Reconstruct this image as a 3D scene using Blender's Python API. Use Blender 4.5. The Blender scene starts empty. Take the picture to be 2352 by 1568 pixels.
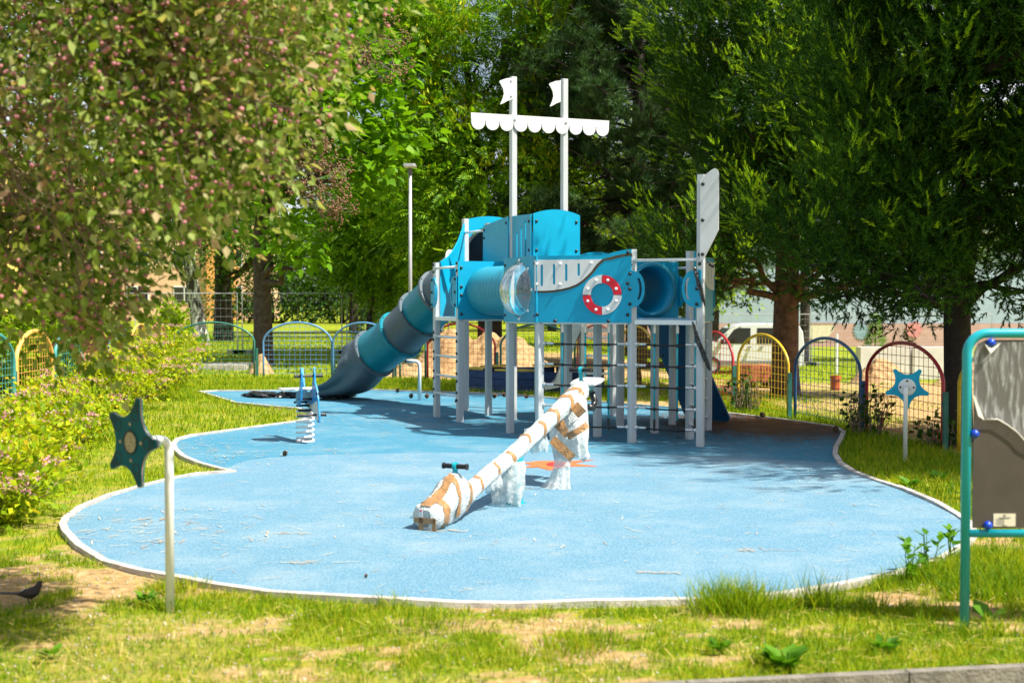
import bpy, math, random
import numpy as np
from mathutils import Vector, Matrix
from mathutils.geometry import tessellate_polygon
random.seed(7); RNG = np.random.default_rng(7)
S = bpy.context.scene; COL = S.collection
PI = math.pi; R = math.radians
# ---------------------------------------------------------------- camera, sky, sun, exposure
FPX = 3005.0; PITCH = R(1.73); CAMH = 1.6
cd = bpy.data.cameras.new('camera'); cam = bpy.data.objects.new('camera', cd); COL.objects.link(cam)
cam.location = (0, 0, CAMH); cam.rotation_euler = (PI/2 - PITCH, 0, 0)
cd.sensor_width = 36; cd.lens = 36*FPX/2352; cd.clip_end = 2000; cd.clip_start = .05
cd.dof.use_dof = True; cd.dof.focus_distance = 15.2; cd.dof.aperture_fstop = 2.7
S.camera = cam
SUNV = Vector((.60, -.30, 1.0)).normalized()
sun_el = math.asin(SUNV.z); sun_rot = math.atan2(SUNV.x, SUNV.y)
W = bpy.data.worlds.new('World'); S.world = W; W.use_nodes = True
wt = W.node_tree; bg = wt.nodes['Background']
sky = wt.nodes.new('ShaderNodeTexSky'); sky.sky_type = 'NISHITA'; sky.sun_disc = False
sky.sun_elevation = sun_el; sky.sun_rotation = sun_rot; sky.air_density = 1.0; sky.dust_density = 2.0
tc = wt.nodes.new('ShaderNodeTexCoord'); ns = wt.nodes.new('ShaderNodeTexNoise'); ns.inputs['Scale'].default_value = 3.2
ns.inputs['Detail'].default_value = 6; ns.inputs['Roughness'].default_value = .6
rp = wt.nodes.new('ShaderNodeValToRGB'); rp.color_ramp.elements[0].position = .42; rp.color_ramp.elements[1].position = .62
mx = wt.nodes.new('ShaderNodeMix'); mx.data_type = 'RGBA'
wt.links.new(tc.outputs['Generated'], ns.inputs['Vector']); wt.links.new(ns.outputs['Fac'], rp.inputs['Fac'])
wt.links.new(rp.outputs['Color'], mx.inputs[0]); wt.links.new(sky.outputs['Color'], mx.inputs[6])
mx.inputs[7].default_value = (9.0, 9.3, 9.8, 1)        # bright cloud
wt.links.new(mx.outputs[2], bg.inputs['Color']); bg.inputs['Strength'].default_value = .062
sl = bpy.data.lights.new('sun', 'SUN'); sl.energy = 5.0; sl.angle = R(.55); sl.color = (1, .935, .81)
so = bpy.data.objects.new('sun', sl); COL.objects.link(so); so.rotation_euler = SUNV.to_track_quat('Z', 'Y').to_euler()
S.view_settings.view_transform = 'Standard'; S.view_settings.look = 'None'; S.view_settings.exposure = 1.05; S.view_settings.gamma = 1
S.render.engine = 'CYCLES'
cy = S.cycles; cy.max_bounces = 5; cy.diffuse_bounces = 2; cy.glossy_bounces = 2; cy.transmission_bounces = 3; cy.transparent_max_bounces = 8
cy.caustics_reflective = False; cy.caustics_refractive = False; cy.sample_clamp_indirect = 6
try:
    cy.use_denoising = True; cy.denoiser = 'OPENIMAGEDENOISE'
except Exception: pass
# ---------------------------------------------------------------- measuring: photo pixel (2352 wide) -> world point
def ray(px, py):
    a = (px-1176)/FPX; b = (784-py)/FPX
    return np.array([a, math.cos(PITCH)+b*math.sin(PITCH), -math.sin(PITCH)+b*math.cos(PITCH)])
def G(px, py, z=0.0):
    d = ray(px, py); t = (z-CAMH)/d[2]; return Vector((d[0]*t, d[1]*t, z))
def D(px, py, d):
    r = ray(px, py); t = d/r[1]; return Vector((r[0]*t, d, CAMH+r[2]*t))
# ---------------------------------------------------------------- value noise and terrain
_tab = np.random.default_rng(3).random((256, 256))
def vnoise(x, y, s=1.0, o=0):
    x = np.asarray(x, float)/s + 37.3*o + 1000; y = np.asarray(y, float)/s + 91.7*o + 1000
    xi = np.floor(x).astype(int); yi = np.floor(y).astype(int); fx = x-xi; fy = y-yi
    fx = fx*fx*(3-2*fx); fy = fy*fy*(3-2*fy)
    g = lambda a, b: _tab[a & 255, b & 255]
    return (g(xi, yi)*(1-fx)+g(xi+1, yi)*fx)*(1-fy)+(g(xi, yi+1)*(1-fx)+g(xi+1, yi+1)*fx)*fy
def sst(a, b, x):
    t = np.clip((np.asarray(x, float)-a)/(b-a), 0, 1); return t*t*(3-2*t)
KA, KB = G(1640, 1566), G(2352, 1530)
def kerb_y(x): return KA.y+(np.asarray(x, float)-KA.x)*(KB.y-KA.y)/(KB.x-KA.x)
def tz(x, y):
    x = np.asarray(x, float); y = np.asarray(y, float)
    z = -1.0*sst(2, 7, x)*sst(22, 44, y)
    return z - .075*(y < kerb_y(x)-.04)
# ---------------------------------------------------------------- mesh builder
class MB:
    def __init__(s): s.v = []; s.f = []
    def add(s, v, f):
        o = len(s.v); s.v += [tuple(p) for p in v]; s.f += [tuple(i+o for i in q) for q in f]; return s
    def box(s, c, size, ax=None, ch=0.0):
        c = Vector(c); X, Y, Z = ax if ax else (Vector((1,0,0)), Vector((0,1,0)), Vector((0,0,1)))
        hx, hy, hz = [q/2 for q in size]
        P = [c+X*a*hx+Y*b*hy+Z*e*hz for e in (-1,1) for a, b in ((-1,-1),(1,-1),(1,1),(-1,1))]
        if ch <= 0:
            return s.add(P, [(3,2,1,0),(4,5,6,7),(0,1,5,4),(1,2,6,5),(2,3,7,6),(3,0,4,7)])
        q = [(-hx+ch,-hy),(hx-ch,-hy),(hx,-hy+ch),(hx,hy-ch),(hx-ch,hy),(-hx+ch,hy),(-hx,hy-ch),(-hx,-hy+ch)]
        return s.add([c+X*a+Y*b-Z*hz for a,b in q]+[c+X*a+Y*b+Z*hz for a,b in q],
            [tuple(range(7,-1,-1)), tuple(range(8,16))]+[(i,(i+1)%8,8+(i+1)%8,8+i) for i in range(8)])
    def tube(s, pts, r, n=8, cap=True, closed=False):
        pts = [Vector(p) for p in pts]; m = len(pts); rr = r if isinstance(r, (list, tuple)) else [r]*m
        V = []; F = []; up = None
        for i, p in enumerate(pts):
            if closed: t = pts[(i+1) % m]-pts[i-1]
            else: t = pts[min(i+1, m-1)]-pts[max(i-1, 0)]
            t = t.normalized() if t.length > 1e-9 else Vector((0,0,1))
            if up is None: up = Vector((0,0,1)) if abs(t.z) < .9 else Vector((1,0,0))
            a = (up-t*up.dot(t)); a = a.normalized() if a.length > 1e-6 else t.orthogonal().normalized()
            up = a; b = t.cross(a)
            for k in range(n):
                th = 2*PI*k/n; V.append(p+(a*math.cos(th)+b*math.sin(th))*rr[i])
        for i in range(m if closed else m-1):
            j = (i+1) % m
            for k in range(n): F.append((i*n+k, i*n+(k+1)%n, j*n+(k+1)%n, j*n+k))
        if cap and not closed: F += [tuple(range(n-1,-1,-1)), tuple((m-1)*n+k for k in range(n))]
        return s.add(V, F)
    def lathe(s, prof, O, A, n=24, X=None):
        O = Vector(O); A = Vector(A).normalized(); X = (X or A.orthogonal()).normalized(); Y = A.cross(X)
        V = []; F = []; m = len(prof)
        for r, h in prof:
            for k in range(n):
                t = 2*PI*k/n; V.append(O+A*h+(X*math.cos(t)+Y*math.sin(t))*max(r, 1e-5))
        for i in range(m-1):
            for k in range(n): F.append((i*n+k, i*n+(k+1)%n, (i+1)*n+(k+1)%n, (i+1)*n+k))
        return s.add(V, F)
    def ball(s, c, r, n=10, m=6, sq=(1,1,1)):
        c = Vector(c); V = []; F = []
        for i in range(m+1):
            a = PI*i/m
            for k in range(n):
                t = 2*PI*k/n; V.append(c+Vector((math.sin(a)*math.cos(t)*r*sq[0], math.sin(a)*math.sin(t)*r*sq[1], -math.cos(a)*r*sq[2])))
        for i in range(m):
            for k in range(n): F.append((i*n+k, i*n+(k+1)%n, (i+1)*n+(k+1)%n, (i+1)*n+k))
        return s.add(V, F)
    def prism(s, outl, O, U, Wv, t, holes=()):
        """outline (a,b) in plane O+a*U+b*W; extruded from the plane by -t*N (N = U x W)"""
        O = Vector(O); U = Vector(U).normalized(); Wv = Vector(Wv).normalized(); N = U.cross(Wv)
        loops = [list(outl)]+[list(h) for h in holes]; flat = [p for l in loops for p in l]
        tris = tessellate_polygon([[Vector((a, b, 0)) for a, b in l] for l in loops])
        n = len(flat); V = [O+U*a+Wv*b for a, b in flat]+[O+U*a+Wv*b-N*t for a, b in flat]; F = []
        for q in tris:
            (ax, ay), (bx, by), (cx, cy_) = [flat[i] for i in q]
            if (bx-ax)*(cy_-ay)-(by-ay)*(cx-ax) < 0: q = q[::-1]
            F.append(tuple(q)); F.append(tuple(i+n for i in reversed(q)))
        o = 0
        for li, l in enumerate(loops):
            k = len(l); ar = sum(l[i][0]*l[(i+1)%k][1]-l[(i+1)%k][0]*l[i][1] for i in range(k))
            rev = (ar > 0) != (li == 0)
            for i in range(k):
                a, b = o+i, o+(i+1)%k
                F.append((b, b+n, a+n, a) if rev else (a, a+n, b+n, b))
            o += k
        return s.add(V, F)
    def build(s, name, mat, parent=None, smooth=False, base=None):
        me = bpy.data.meshes.new(name); o = bpy.data.objects.new(name, me)
        off = Vector((0,0,0))
        if parent is not None:
            r = parent
            while r.parent: r = r.parent
            off = r.location.copy()
        elif base is not None: off = Vector(base); o.location = off
        me.from_pydata([(x-off.x, y-off.y, z-off.z) for x, y, z in s.v], [], s.f)
        if mat: me.materials.append(mat)
        if smooth: me.polygons.foreach_set('use_smooth', [True]*len(me.polygons))
        me.update(); COL.objects.link(o)
        if parent is not None: o.parent = parent
        return o
def smooth_by_angle(o, a=40):
    me = o.data; me.polygons.foreach_set('use_smooth', [True]*len(me.polygons))
    try: me.set_sharp_from_angle(angle=R(a))
    except Exception: pass
    return o
def npmesh(name, V, F, mat, parent=None, base=None, smooth=False):
    """numpy mesh, F is (n,k)"""
    me = bpy.data.meshes.new(name); o = bpy.data.objects.new(name, me); off = np.zeros(3)
    if parent is not None:
        r = parent
        while r.parent: r = r.parent
        off = np.array(r.location)
    elif base is not None: off = np.array(base, float); o.location = base
    V = (np.asarray(V)-off).astype(np.float32); F = np.asarray(F, np.int32); k = F.shape[1]
    me.vertices.add(len(V)); me.vertices.foreach_set('co', V.ravel())
    me.loops.add(F.size); me.loops.foreach_set('vertex_index', F.ravel())
    me.polygons.add(len(F)); me.polygons.foreach_set('loop_start', np.arange(len(F), dtype=np.int32)*k)
    me.update(calc_edges=True)
    if smooth: me.polygons.foreach_set('use_smooth', np.ones(len(F), bool))
    if mat: me.materials.append(mat)
    COL.objects.link(o)
    if parent is not None: o.parent = parent
    return o
def tag(o, label=None, cat=None, group=None, kind=None):
    if label: o['label'] = label
    if cat: o['category'] = cat
    if group: o['group'] = group
    if kind: o['kind'] = kind
    return o
def thing(name, label, cat, loc, group=None):
    o = bpy.data.objects.new(name, None); COL.objects.link(o); o.location = loc; o.empty_display_size = .2
    return tag(o, label, cat, group)
# ---------------------------------------------------------------- materials
def nt(name):
    m = bpy.data.materials.new(name); m.use_nodes = True; t = m.node_tree
    return m, t, t.nodes['Principled BSDF']
def mat(name, col, rough=.5, metal=0, var=.12, nscale=6, bump=0, bscale=60, spec=.5, col2=None, thr=(.35,.7)):
    m, t, b = nt(name); L = t.links.new
    geo = t.nodes.new('ShaderNodeNewGeometry')
    n = t.nodes.new('ShaderNodeTexNoise'); n.inputs['Scale'].default_value = nscale; n.inputs['Detail'].default_value = 6; n.inputs['Roughness'].default_value = .65
    L(geo.outputs['Position'], n.inputs['Vector'])
    r = t.nodes.new('ShaderNodeValToRGB'); r.color_ramp.elements[0].position = thr[0]; r.color_ramp.elements[1].position = thr[1]
    c2 = col2 or tuple(min(1, c*(1+var)) for c in col); c1 = col if col2 else tuple(c*(1-var) for c in col)
    r.color_ramp.elements[0].color = (*c1, 1); r.color_ramp.elements[1].color = (*c2, 1)
    L(n.outputs['Fac'], r.inputs['Fac']); L(r.outputs['Color'], b.inputs['Base Color'])
    b.inputs['Roughness'].default_value = rough; b.inputs['Metallic'].default_value = metal; b.inputs['Specular IOR Level'].default_value = spec
    if bump:
        n2 = t.nodes.new('ShaderNodeTexNoise'); n2.inputs['Scale'].default_value = bscale; n2.inputs['Detail'].default_value = 5
        L(geo.outputs['Position'], n2.inputs['Vector'])
        bp = t.nodes.new('ShaderNodeBump'); bp.inputs['Strength'].default_value = bump; bp.inputs['Distance'].default_value = .02
        L(n2.outputs['Fac'], bp.inputs['Height']); L(bp.outputs['Normal'], b.inputs['Normal'])
    return m
def leafmat(name, cols, trans=.35, rough=.5, patch=1.2, spec=.14, tint=(1.25,1.25,.55)):
    m, t, b = nt(name); L = t.links.new
    geo = t.nodes.new('ShaderNodeNewGeometry'); r = t.nodes.new('ShaderNodeValToRGB'); cr = r.color_ramp
    n = t.nodes.new('ShaderNodeTexNoise'); n.inputs['Scale'].default_value = patch; n.inputs['Detail'].default_value = 3
    L(geo.outputs['Position'], n.inputs['Vector'])
    ma = t.nodes.new('ShaderNodeMath'); ma.operation = 'MULTIPLY_ADD'; ma.inputs[1].default_value = .9; ma.inputs[2].default_value = -.4
    L(n.outputs['Fac'], ma.inputs[0])
    ad = t.nodes.new('ShaderNodeMath'); ad.operation = 'MULTIPLY_ADD'; ad.inputs[1].default_value = .85; ad.use_clamp = True
    L(geo.outputs['Random Per Island'], ad.inputs[0]); L(ma.outputs[0], ad.inputs[2]); L(ad.outputs[0], r.inputs['Fac'])
    while len(cr.elements) < len(cols): cr.elements.new(.5)
    for i, c in enumerate(cols): cr.elements[i].position = i/(len(cols)-1); cr.elements[i].color = (*c, 1)
    L(r.outputs['Color'], b.inputs['Base Color']); b.inputs['Roughness'].default_value = rough; b.inputs['Specular IOR Level'].default_value = spec
    if trans:
        tr = t.nodes.new('ShaderNodeBsdfTranslucent'); mm = t.nodes.new('ShaderNodeMix'); mm.data_type = 'RGBA'; mm.blend_type = 'MULTIPLY'; mm.inputs[0].default_value = 1
        L(r.outputs['Color'], mm.inputs[6]); mm.inputs[7].default_value = (*tint, 1); L(mm.outputs[2], tr.inputs['Color'])
        ms = t.nodes.new('ShaderNodeMixShader'); ms.inputs[0].default_value = trans
        L(b.outputs[0], ms.inputs[1]); L(tr.outputs[0], ms.inputs[2]); L(ms.outputs[0], t.nodes['Material Output'].inputs['Surface'])
    return m
M = {}
M['blue'] = mat('blue_panel', (.001,.325,.535), .42, var=.10, nscale=1.6, spec=.35)
M['blue_edge'] = mat('panel_edge', (.05,.04,.03), .7)
M['white_panel'] = mat('white_panel', (.68,.69,.70), .4, var=.03)
M['red_panel'] = mat('red_panel', (.72,.012,.035), .4, var=.04)
M['brown_core'] = mat('brown_core', (.085,.06,.03), .8, var=.25, nscale=30)
M['post'] = mat('grey_post', (.50,.53,.55), .42, var=.05, nscale=5, metal=.0, spec=.5)
M['bar'] = mat('white_bar', (.74,.77,.78), .35, var=.04)
M['black'] = mat('black_plastic', (.012,.013,.016), .35, var=.2)
M['white_cap'] = mat('white_cap', (.82,.82,.82), .35, var=.03)
M['teal'] = mat('teal_plastic', (.003,.20,.27), .38, var=.08, nscale=2, spec=.4)
M['slide_grey'] = mat('grey_plastic', (.085,.12,.148), .42, var=.10, nscale=2, spec=.4)
M['tube_blue'] = mat('tube_blue', (.012,.27,.40), .45, var=.05)
M['rope_black'] = mat('black_rope', (.014,.014,.016), .7, var=.3, nscale=90, bump=.5, bscale=200)
M['rope_cyan'] = mat('cyan_rope', (.0,.36,.44), .6, var=.2, nscale=90, bump=.5, bscale=200)
M['steel'] = mat('steel', (.62,.64,.66), .35, metal=.7, var=.05)
M['deck'] = mat('deck_surface', (.16,.34,.46), .8, var=.25, nscale=40)
M['teal_paint'] = mat('teal_paint', (.0,.33,.42), .30, var=.03, spec=.6)
M['navy'] = mat('navy_panel', (.004,.085,.20), .45, var=.05)
M['kerb'] = mat('kerb_concrete', (.46,.43,.40), .9, var=.3, nscale=8, bump=.3, bscale=80)
M['concrete'] = mat('concrete', (.33,.31,.28), .9, var=.25, nscale=5, bump=.4, bscale=50)
M['old_kerb'] = mat('old_kerb', (.10,.09,.075), .95, nscale=7, col2=(.26,.235,.20), bump=.5, bscale=70)
M['bark'] = mat('bark', (.085,.06,.045), .95, var=.5, nscale=9, bump=1.0, bscale=22)
M['bark_red'] = mat('bark_red', (.12,.065,.04), .95, var=.5, nscale=8, bump=1.0, bscale=16)
M['bark_dark'] = mat('bark_dark', (.035,.025,.02), .95, var=.4, nscale=9, bump=1.0, bscale=20)
M['twig'] = mat('twig', (.22,.16,.11), .9, var=.3, nscale=12)
M['glossy_black'] = mat('black_film', (.008,.008,.010), .14, var=.3, spec=.8, bump=1.0, bscale=34)
# ---------------------------------------------------------------- ground
def in_poly(x, y, P):
    x = np.asarray(x, float); y = np.asarray(y, float); c = np.zeros(x.shape, bool); n = len(P)
    for i in range(n):
        x1, y1 = P[i][0], P[i][1]; x2, y2 = P[(i+1) % n][0], P[(i+1) % n][1]
        if y1 == y2: continue
        k = ((y1 > y) != (y2 > y)) & (x < (x2-x1)*(y-y1)/(y2-y1)+x1); c ^= k
    return c
PAD_PX = [(534.6,1087),(455,1094),(403,1101.5),(330,1119),(250,1144),(185,1172),(152,1195),(144,1210),(150,1228),(180,1260),(240,1295),(320,1318),(400,1335),(500,1352),
 (620,1367),(760,1379),(900,1388),(1050,1393),(1200,1395),(1350,1393),(1500,1390),(1650,1384),(1800,1372),(1940,1352),(2060,1325),(2160,1290),(2215,1260),
 (2237,1232),(2225,1205),(2200,1187),(2150,1160),(2080,1130),(2010,1106),(1960,1087),(1930,1069),(1918,1048),(1920,1030),(1932,1010),(1938,996),(1915,983),
 (1850,973),(1780,965),(1700,956),(1640,948),(1558,939),(1476,934),(1404,928),(1357,923.6),(1267,916.5),(1163,908),(1063,903.6),(947,900),(880,898.5),(815,897.5),(700,897.5),(600,899),
 (500,900),(457.7,902),(500,914),(542,927.6),(622,936.7),(685,941),(712,950),(721,960),(705,966),(685,969.7),(549,988),(439,1004.5),(408,1013),(398,1024),(403,1036),(421,1054),(457.7,1068.6),(512.7,1082)]
PAD = [tuple(G(*p)[:2]) for p in PAD_PX]
LAWN_CUT = 27.0
def cover(x, y):
    """how grassy the ground is, 0..1"""
    x = np.asarray(x, float); y = np.asarray(y, float)
    a = .40*vnoise(x, y, .62, 1)+.35*vnoise(x, y, .21, 2)+.25*vnoise(x, y, .08, 3)
    c = sst(.36, .62, a)
    near = sst(7.6, 6.4, y)*.30
    c = np.clip(c+near, 0, 1)
    c = np.maximum(c, sst(2.2, 3.2, x)*sst(8.6, 11, y)*sst(26, 20, y)*.97)          # shaded lawn on the right
    c = np.maximum(c*.9, sst(2.1, 2.5, x)*sst(6.9, 7.3, y)*sst(9, 8, y)*.9)
    c = np.maximum(c, sst(20, 21.6, y)*sst(27, 25, y)*sst(3, 1, x)*.9)               # strip behind the pad
    c = np.where((x < -2.2) & (y > 8.5) & (y < 27), np.maximum(c, .25+.6*vnoise(x, y, 1.3, 5)), c)
    c = np.where((x < -2.2) & (y > 12.5) & (y < 27), np.maximum(c, .62), c)
    bare = sst(.66, .82, vnoise(x, y, 1.1, 9))*sst(12, 8, y)*.35
    c = c*(1-bare)
    # beyond the fence: lawn on the left and far, bare earth in the middle and right
    far = np.maximum(sst(-1.5, -3.5, x)*.95, sst(36, 46, y)*.95)
    earth = .12+.35*sst(.45, .7, vnoise(x, y, 2.2, 7))
    side = np.where(x > 0, sst(3.2, 5.0, x+.14*(y-20)), 1.0)
    c = np.where(y > LAWN_CUT, np.maximum(far, earth*.6), c)
    fx = 4.7+(14-y)*.11                                                                # right fence line
    c = np.where((x > fx) & (y > 12) & (y <= 36), np.clip(earth+.25*sst(20, 15, y), 0, 1), c)
    return c
def grid_mesh(name, xs, ys, mat, hole=None):
    X, Y = np.meshgrid(xs, ys); Z = tz(X, Y)
    V = np.stack([X, Y, Z], -1).reshape(-1, 3); nx = len(xs); ny = len(ys)
    i = np.arange(nx*ny).reshape(ny, nx)
    F = np.stack([i[:-1,:-1], i[:-1,1:], i[1:,1:], i[1:,:-1]], -1).reshape(-1, 4)
    o = npmesh(name, V, F, mat, smooth=True)
    at = o.data.attributes.new('grassy', 'FLOAT', 'POINT'); at.data.foreach_set('value', cover(V[:,0], V[:,1]).astype(np.float32))
    return o
def ground_mat():
    m, t, b = nt('soil_and_turf'); L = t.links.new
    geo = t.nodes.new('ShaderNodeNewGeometry'); at = t.nodes.new('ShaderNodeAttribute'); at.attribute_name = 'grassy'
    def noise(sc, de=6, ro=.6):
        n = t.nodes.new('ShaderNodeTexNoise'); n.inputs['Scale'].default_value = sc; n.inputs['Detail'].default_value = de; n.inputs['Roughness'].default_value = ro
        L(geo.outputs['Position'], n.inputs['Vector']); return n
    def ramp(src, els):
        r = t.nodes.new('ShaderNodeValToRGB'); 
        while len(r.color_ramp.elements) < len(els): r.color_ramp.elements.new(.5)
        for e, (p, c) in zip(r.color_ramp.elements, els): e.position = p; e.color = (*c, 1)
        L(src, r.inputs['Fac']); return r
    n1 = noise(14); soil = ramp(n1.outputs['Fac'], [(.25,(.22,.13,.05)),(.5,(.41,.27,.12)),(.75,(.58,.43,.23))])
    n2 = noise(70, 3); peb = ramp(n2.outputs['Fac'], [(.62,(0,0,0)),(.72,(1,1,1))])
    mp = t.nodes.new('ShaderNodeMix'); mp.data_type = 'RGBA'; L(peb.outputs['Color'], mp.inputs[0]); L(soil.outputs['Color'], mp.inputs[6]); mp.inputs[7].default_value = (.62,.55,.42,1)
    n3 = noise(5); turf = ramp(n3.outputs['Fac'], [(.3,(.10,.17,.008)),(.5,(.20,.26,.012)),(.72,(.37,.30,.022))])
    n4 = noise(22, 4)
    ad = t.nodes.new('ShaderNodeMath'); ad.operation = 'MULTIPLY_ADD'; ad.inputs[1].default_value = .8; ad.inputs[2].default_value = -.4; L(n4.outputs['Fac'], ad.inputs[0])
    a2 = t.nodes.new('ShaderNodeMath'); a2.operation = 'ADD'; L(ad.outputs[0], a2.inputs[0]); L(at.outputs['Fac'], a2.inputs[1])
    rr = ramp(a2.outputs[0], [(.30,(0,0,0)),(.72,(1,1,1))])
    mm = t.nodes.new('ShaderNodeMix'); mm.data_type = 'RGBA'; L(rr.outputs['Color'], mm.inputs[0]); L(mp.outputs[2], mm.inputs[6]); L(turf.outputs['Color'], mm.inputs[7])
    L(mm.outputs[2], b.inputs['Base Color']); b.inputs['Roughness'].default_value = .95; b.inputs['Specular IOR Level'].default_value = .1
    bp = t.nodes.new('ShaderNodeBump'); bp.inputs['Strength'].default_value = .7; bp.inputs['Distance'].default_value = .03; L(noise(40, 6, .7).outputs['Fac'], bp.inputs['Height']); L(bp.outputs['Normal'], b.inputs['Normal'])
    return m
M['ground'] = ground_mat()
ys = np.concatenate([np.arange(-12, 4.9, .8), np.arange(4.9, 6.4, .04), np.arange(6.4, 16, .12), np.arange(16, 50, .35), np.arange(50, 150, 2.5), np.linspace(150, 900, 14)])
xs = np.concatenate([np.linspace(-500, -60, 9), np.arange(-50, -10, 1.6), np.arange(-10, 10, .16), np.arange(10, 50, 1.6), np.linspace(60, 500, 9)])
tag(grid_mesh('ground', xs, ys, M['ground']), kind='structure')
# ---------------------------------------------------------------- rubber pad
def rubber(name, c0, c1, c2):
    m, t, b = nt(name); L = t.links.new; geo = t.nodes.new('ShaderNodeNewGeometry')
    v = t.nodes.new('ShaderNodeTexNoise'); v.inputs['Scale'].default_value = 75; v.inputs['Detail'].default_value = 5; v.inputs['Roughness'].default_value = .8
    n = t.nodes.new('ShaderNodeTexNoise'); n.inputs['Scale'].default_value = 1.1; n.inputs['Detail'].default_value = 7; n.inputs['Roughness'].default_value = .7
    L(geo.outputs['Position'], v.inputs['Vector']); L(geo.outputs['Position'], n.inputs['Vector'])
    r = t.nodes.new('ShaderNodeValToRGB'); e = r.color_ramp.elements; e[0].position = .38; e[0].color = (*c0, 1); e[1].position = .64; e[1].color = (*c2, 1); q = e.new(.5); q.color = (*c1, 1)
    L(v.outputs['Fac'], r.inputs['Fac'])
    d = t.nodes.new('ShaderNodeValToRGB'); d.color_ramp.elements[0].position = .46; d.color_ramp.elements[1].position = .70
    d.color_ramp.elements[0].color = (0,0,0,1); d.color_ramp.elements[1].color = (.34,.34,.34,1)
    L(n.outputs['Fac'], d.inputs['Fac'])
    mm = t.nodes.new('ShaderNodeMix'); mm.data_type = 'RGBA'; L(d.outputs['Color'], mm.inputs[0]); L(r.outputs['Color'], mm.inputs[6]); mm.inputs[7].default_value = (*[a*.55+bb*.45 for a, bb in zip(c2, (.46,.43,.36))], 1)
    L(mm.outputs[2], b.inputs['Base Color']); b.inputs['Roughness'].default_value = .9; b.inputs['Specular IOR Level'].default_value = .25
    bp = t.nodes.new('ShaderNodeBump'); bp.inputs['Strength'].default_value = .5; bp.inputs['Distance'].default_value = .006; L(v.outputs['Fac'], bp.inputs['Height']); L(bp.outputs['Normal'], b.inputs['Normal'])
    return m
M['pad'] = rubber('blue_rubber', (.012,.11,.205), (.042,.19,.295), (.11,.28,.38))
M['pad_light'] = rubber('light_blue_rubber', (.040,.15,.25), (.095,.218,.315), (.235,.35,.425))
M['orange'] = mat('orange_rubber', (.78,.13,.035), .9, var=.2, nscale=120); M['redr'] = mat('red_rubber', (.60,.02,.02), .9, var=.2, nscale=120)
def sheet(name, pts, z, m):
    b = MB(); tr = tessellate_polygon([[Vector((p[0], p[1], 0)) for p in pts]]); F = []
    for q in tr:
        a, c, d = [pts[i] for i in q]
        F.append(tuple(q) if (c[0]-a[0])*(d[1]-a[1])-(c[1]-a[1])*(d[0]-a[0]) > 0 else tuple(q[::-1]))
    b.add([(p[0], p[1], z) for p in pts], F); return b.build(name, m)
def refine(P, n=3):
    """Catmull-Rom through a closed outline"""
    out = []; k = len(P)
    for i in range(k):
        p0, p1, p2, p3 = [np.array(P[(i+j) % k]) for j in (-1, 0, 1, 2)]
        for s in range(n):
            t = s/n; out.append(tuple(.5*((2*p1)+(-p0+p2)*t+(2*p0-5*p1+4*p2-p3)*t*t+(-p0+3*p1-3*p2+p3)*t**3)))
    return out
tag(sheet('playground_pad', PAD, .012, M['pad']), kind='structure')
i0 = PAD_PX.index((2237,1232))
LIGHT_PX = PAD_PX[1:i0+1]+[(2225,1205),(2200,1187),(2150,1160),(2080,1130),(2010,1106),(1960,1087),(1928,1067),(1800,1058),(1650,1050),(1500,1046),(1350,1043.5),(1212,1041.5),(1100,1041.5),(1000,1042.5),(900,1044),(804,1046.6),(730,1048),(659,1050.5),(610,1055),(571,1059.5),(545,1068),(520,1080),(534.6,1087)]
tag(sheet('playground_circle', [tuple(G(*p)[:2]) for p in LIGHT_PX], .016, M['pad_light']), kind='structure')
star = [(1203,1067),(1240,1062),(1300,1063),(1366,1059),(1318,1068),(1373,1075),(1300,1075),(1262,1084),(1236,1077),(1200,1078),(1222,1072)]
tag(sheet('orange_star_marking', [tuple(G(*p)[:2]) for p in star], .020, M['orange']), kind='structure')
tag(sheet('red_dot_marking', [tuple((G(1275,1071).to_2d()+Vector((.085*math.cos(a), .15*math.sin(a))))[:]) for a in np.linspace(0, 2*PI, 20)[:-1]], .024, M['redr']), kind='structure')
def strip(name, pts, w, z0, z1, m, closed=True):
    b = MB(); n = len(pts); V = []; F = []
    for i in range(n):
        p = Vector(pts[i]); a = Vector(pts[i-1]) if (closed or i > 0) else p; c = Vector(pts[(i+1) % n]) if (closed or i < n-1) else p
        d1 = (p-a); d2 = (c-p); d1 = d1.normalized() if d1.length > 1e-9 else d2.normalized(); d2 = d2.normalized() if d2.length > 1e-9 else d1
        t = (d1+d2); t = t.normalized() if t.length > .2 else d1; nn = Vector((-t.y, t.x)); k = 1/max(.45, nn.dot(Vector((-d1.y, d1.x))))
        q = p+nn*(w/2)*k; s_ = p-nn*(w/2)*k
        jz = .006*math.sin(i*1.7)
        V += [(q.x, q.y, z0), (q.x, q.y, z1+jz), (s_.x, s_.y, z1+jz), (s_.x, s_.y, z0)]
    for i in range(n if closed else n-1):
        j = (i+1) % n; F += [(i*4+k, j*4+k, j*4+k+1, i*4+k+1) for k in range(3)]
    return b.add(V, F).build(name, m)
k_ = strip('pad_kerb', PAD, .052, -.05, .034, M['kerb']); tag(k_, kind='structure')
kd = (KB-KA).normalized()
b = MB(); kp = [KA+kd*s for s in np.arange(-6, 4, .98)]
for p in kp: b.box(p+kd*.487+Vector((0, -.03, -.058)), (.972, .055, .15), (kd, Vector((-kd.y, kd.x, 0)), Vector((0,0,1))), )
tag(b.build('path_kerb', M['old_kerb']), kind='structure')
# concrete slab beyond the left fence
b = MB(); p = G(398, 850); q = G(565, 850)
b.box(((p.x+q.x)/2, p.y+.4, .06), (q.x-p.x, 1.2, .16)); tag(b.build('concrete_path', M['kerb']), kind='structure')
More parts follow.
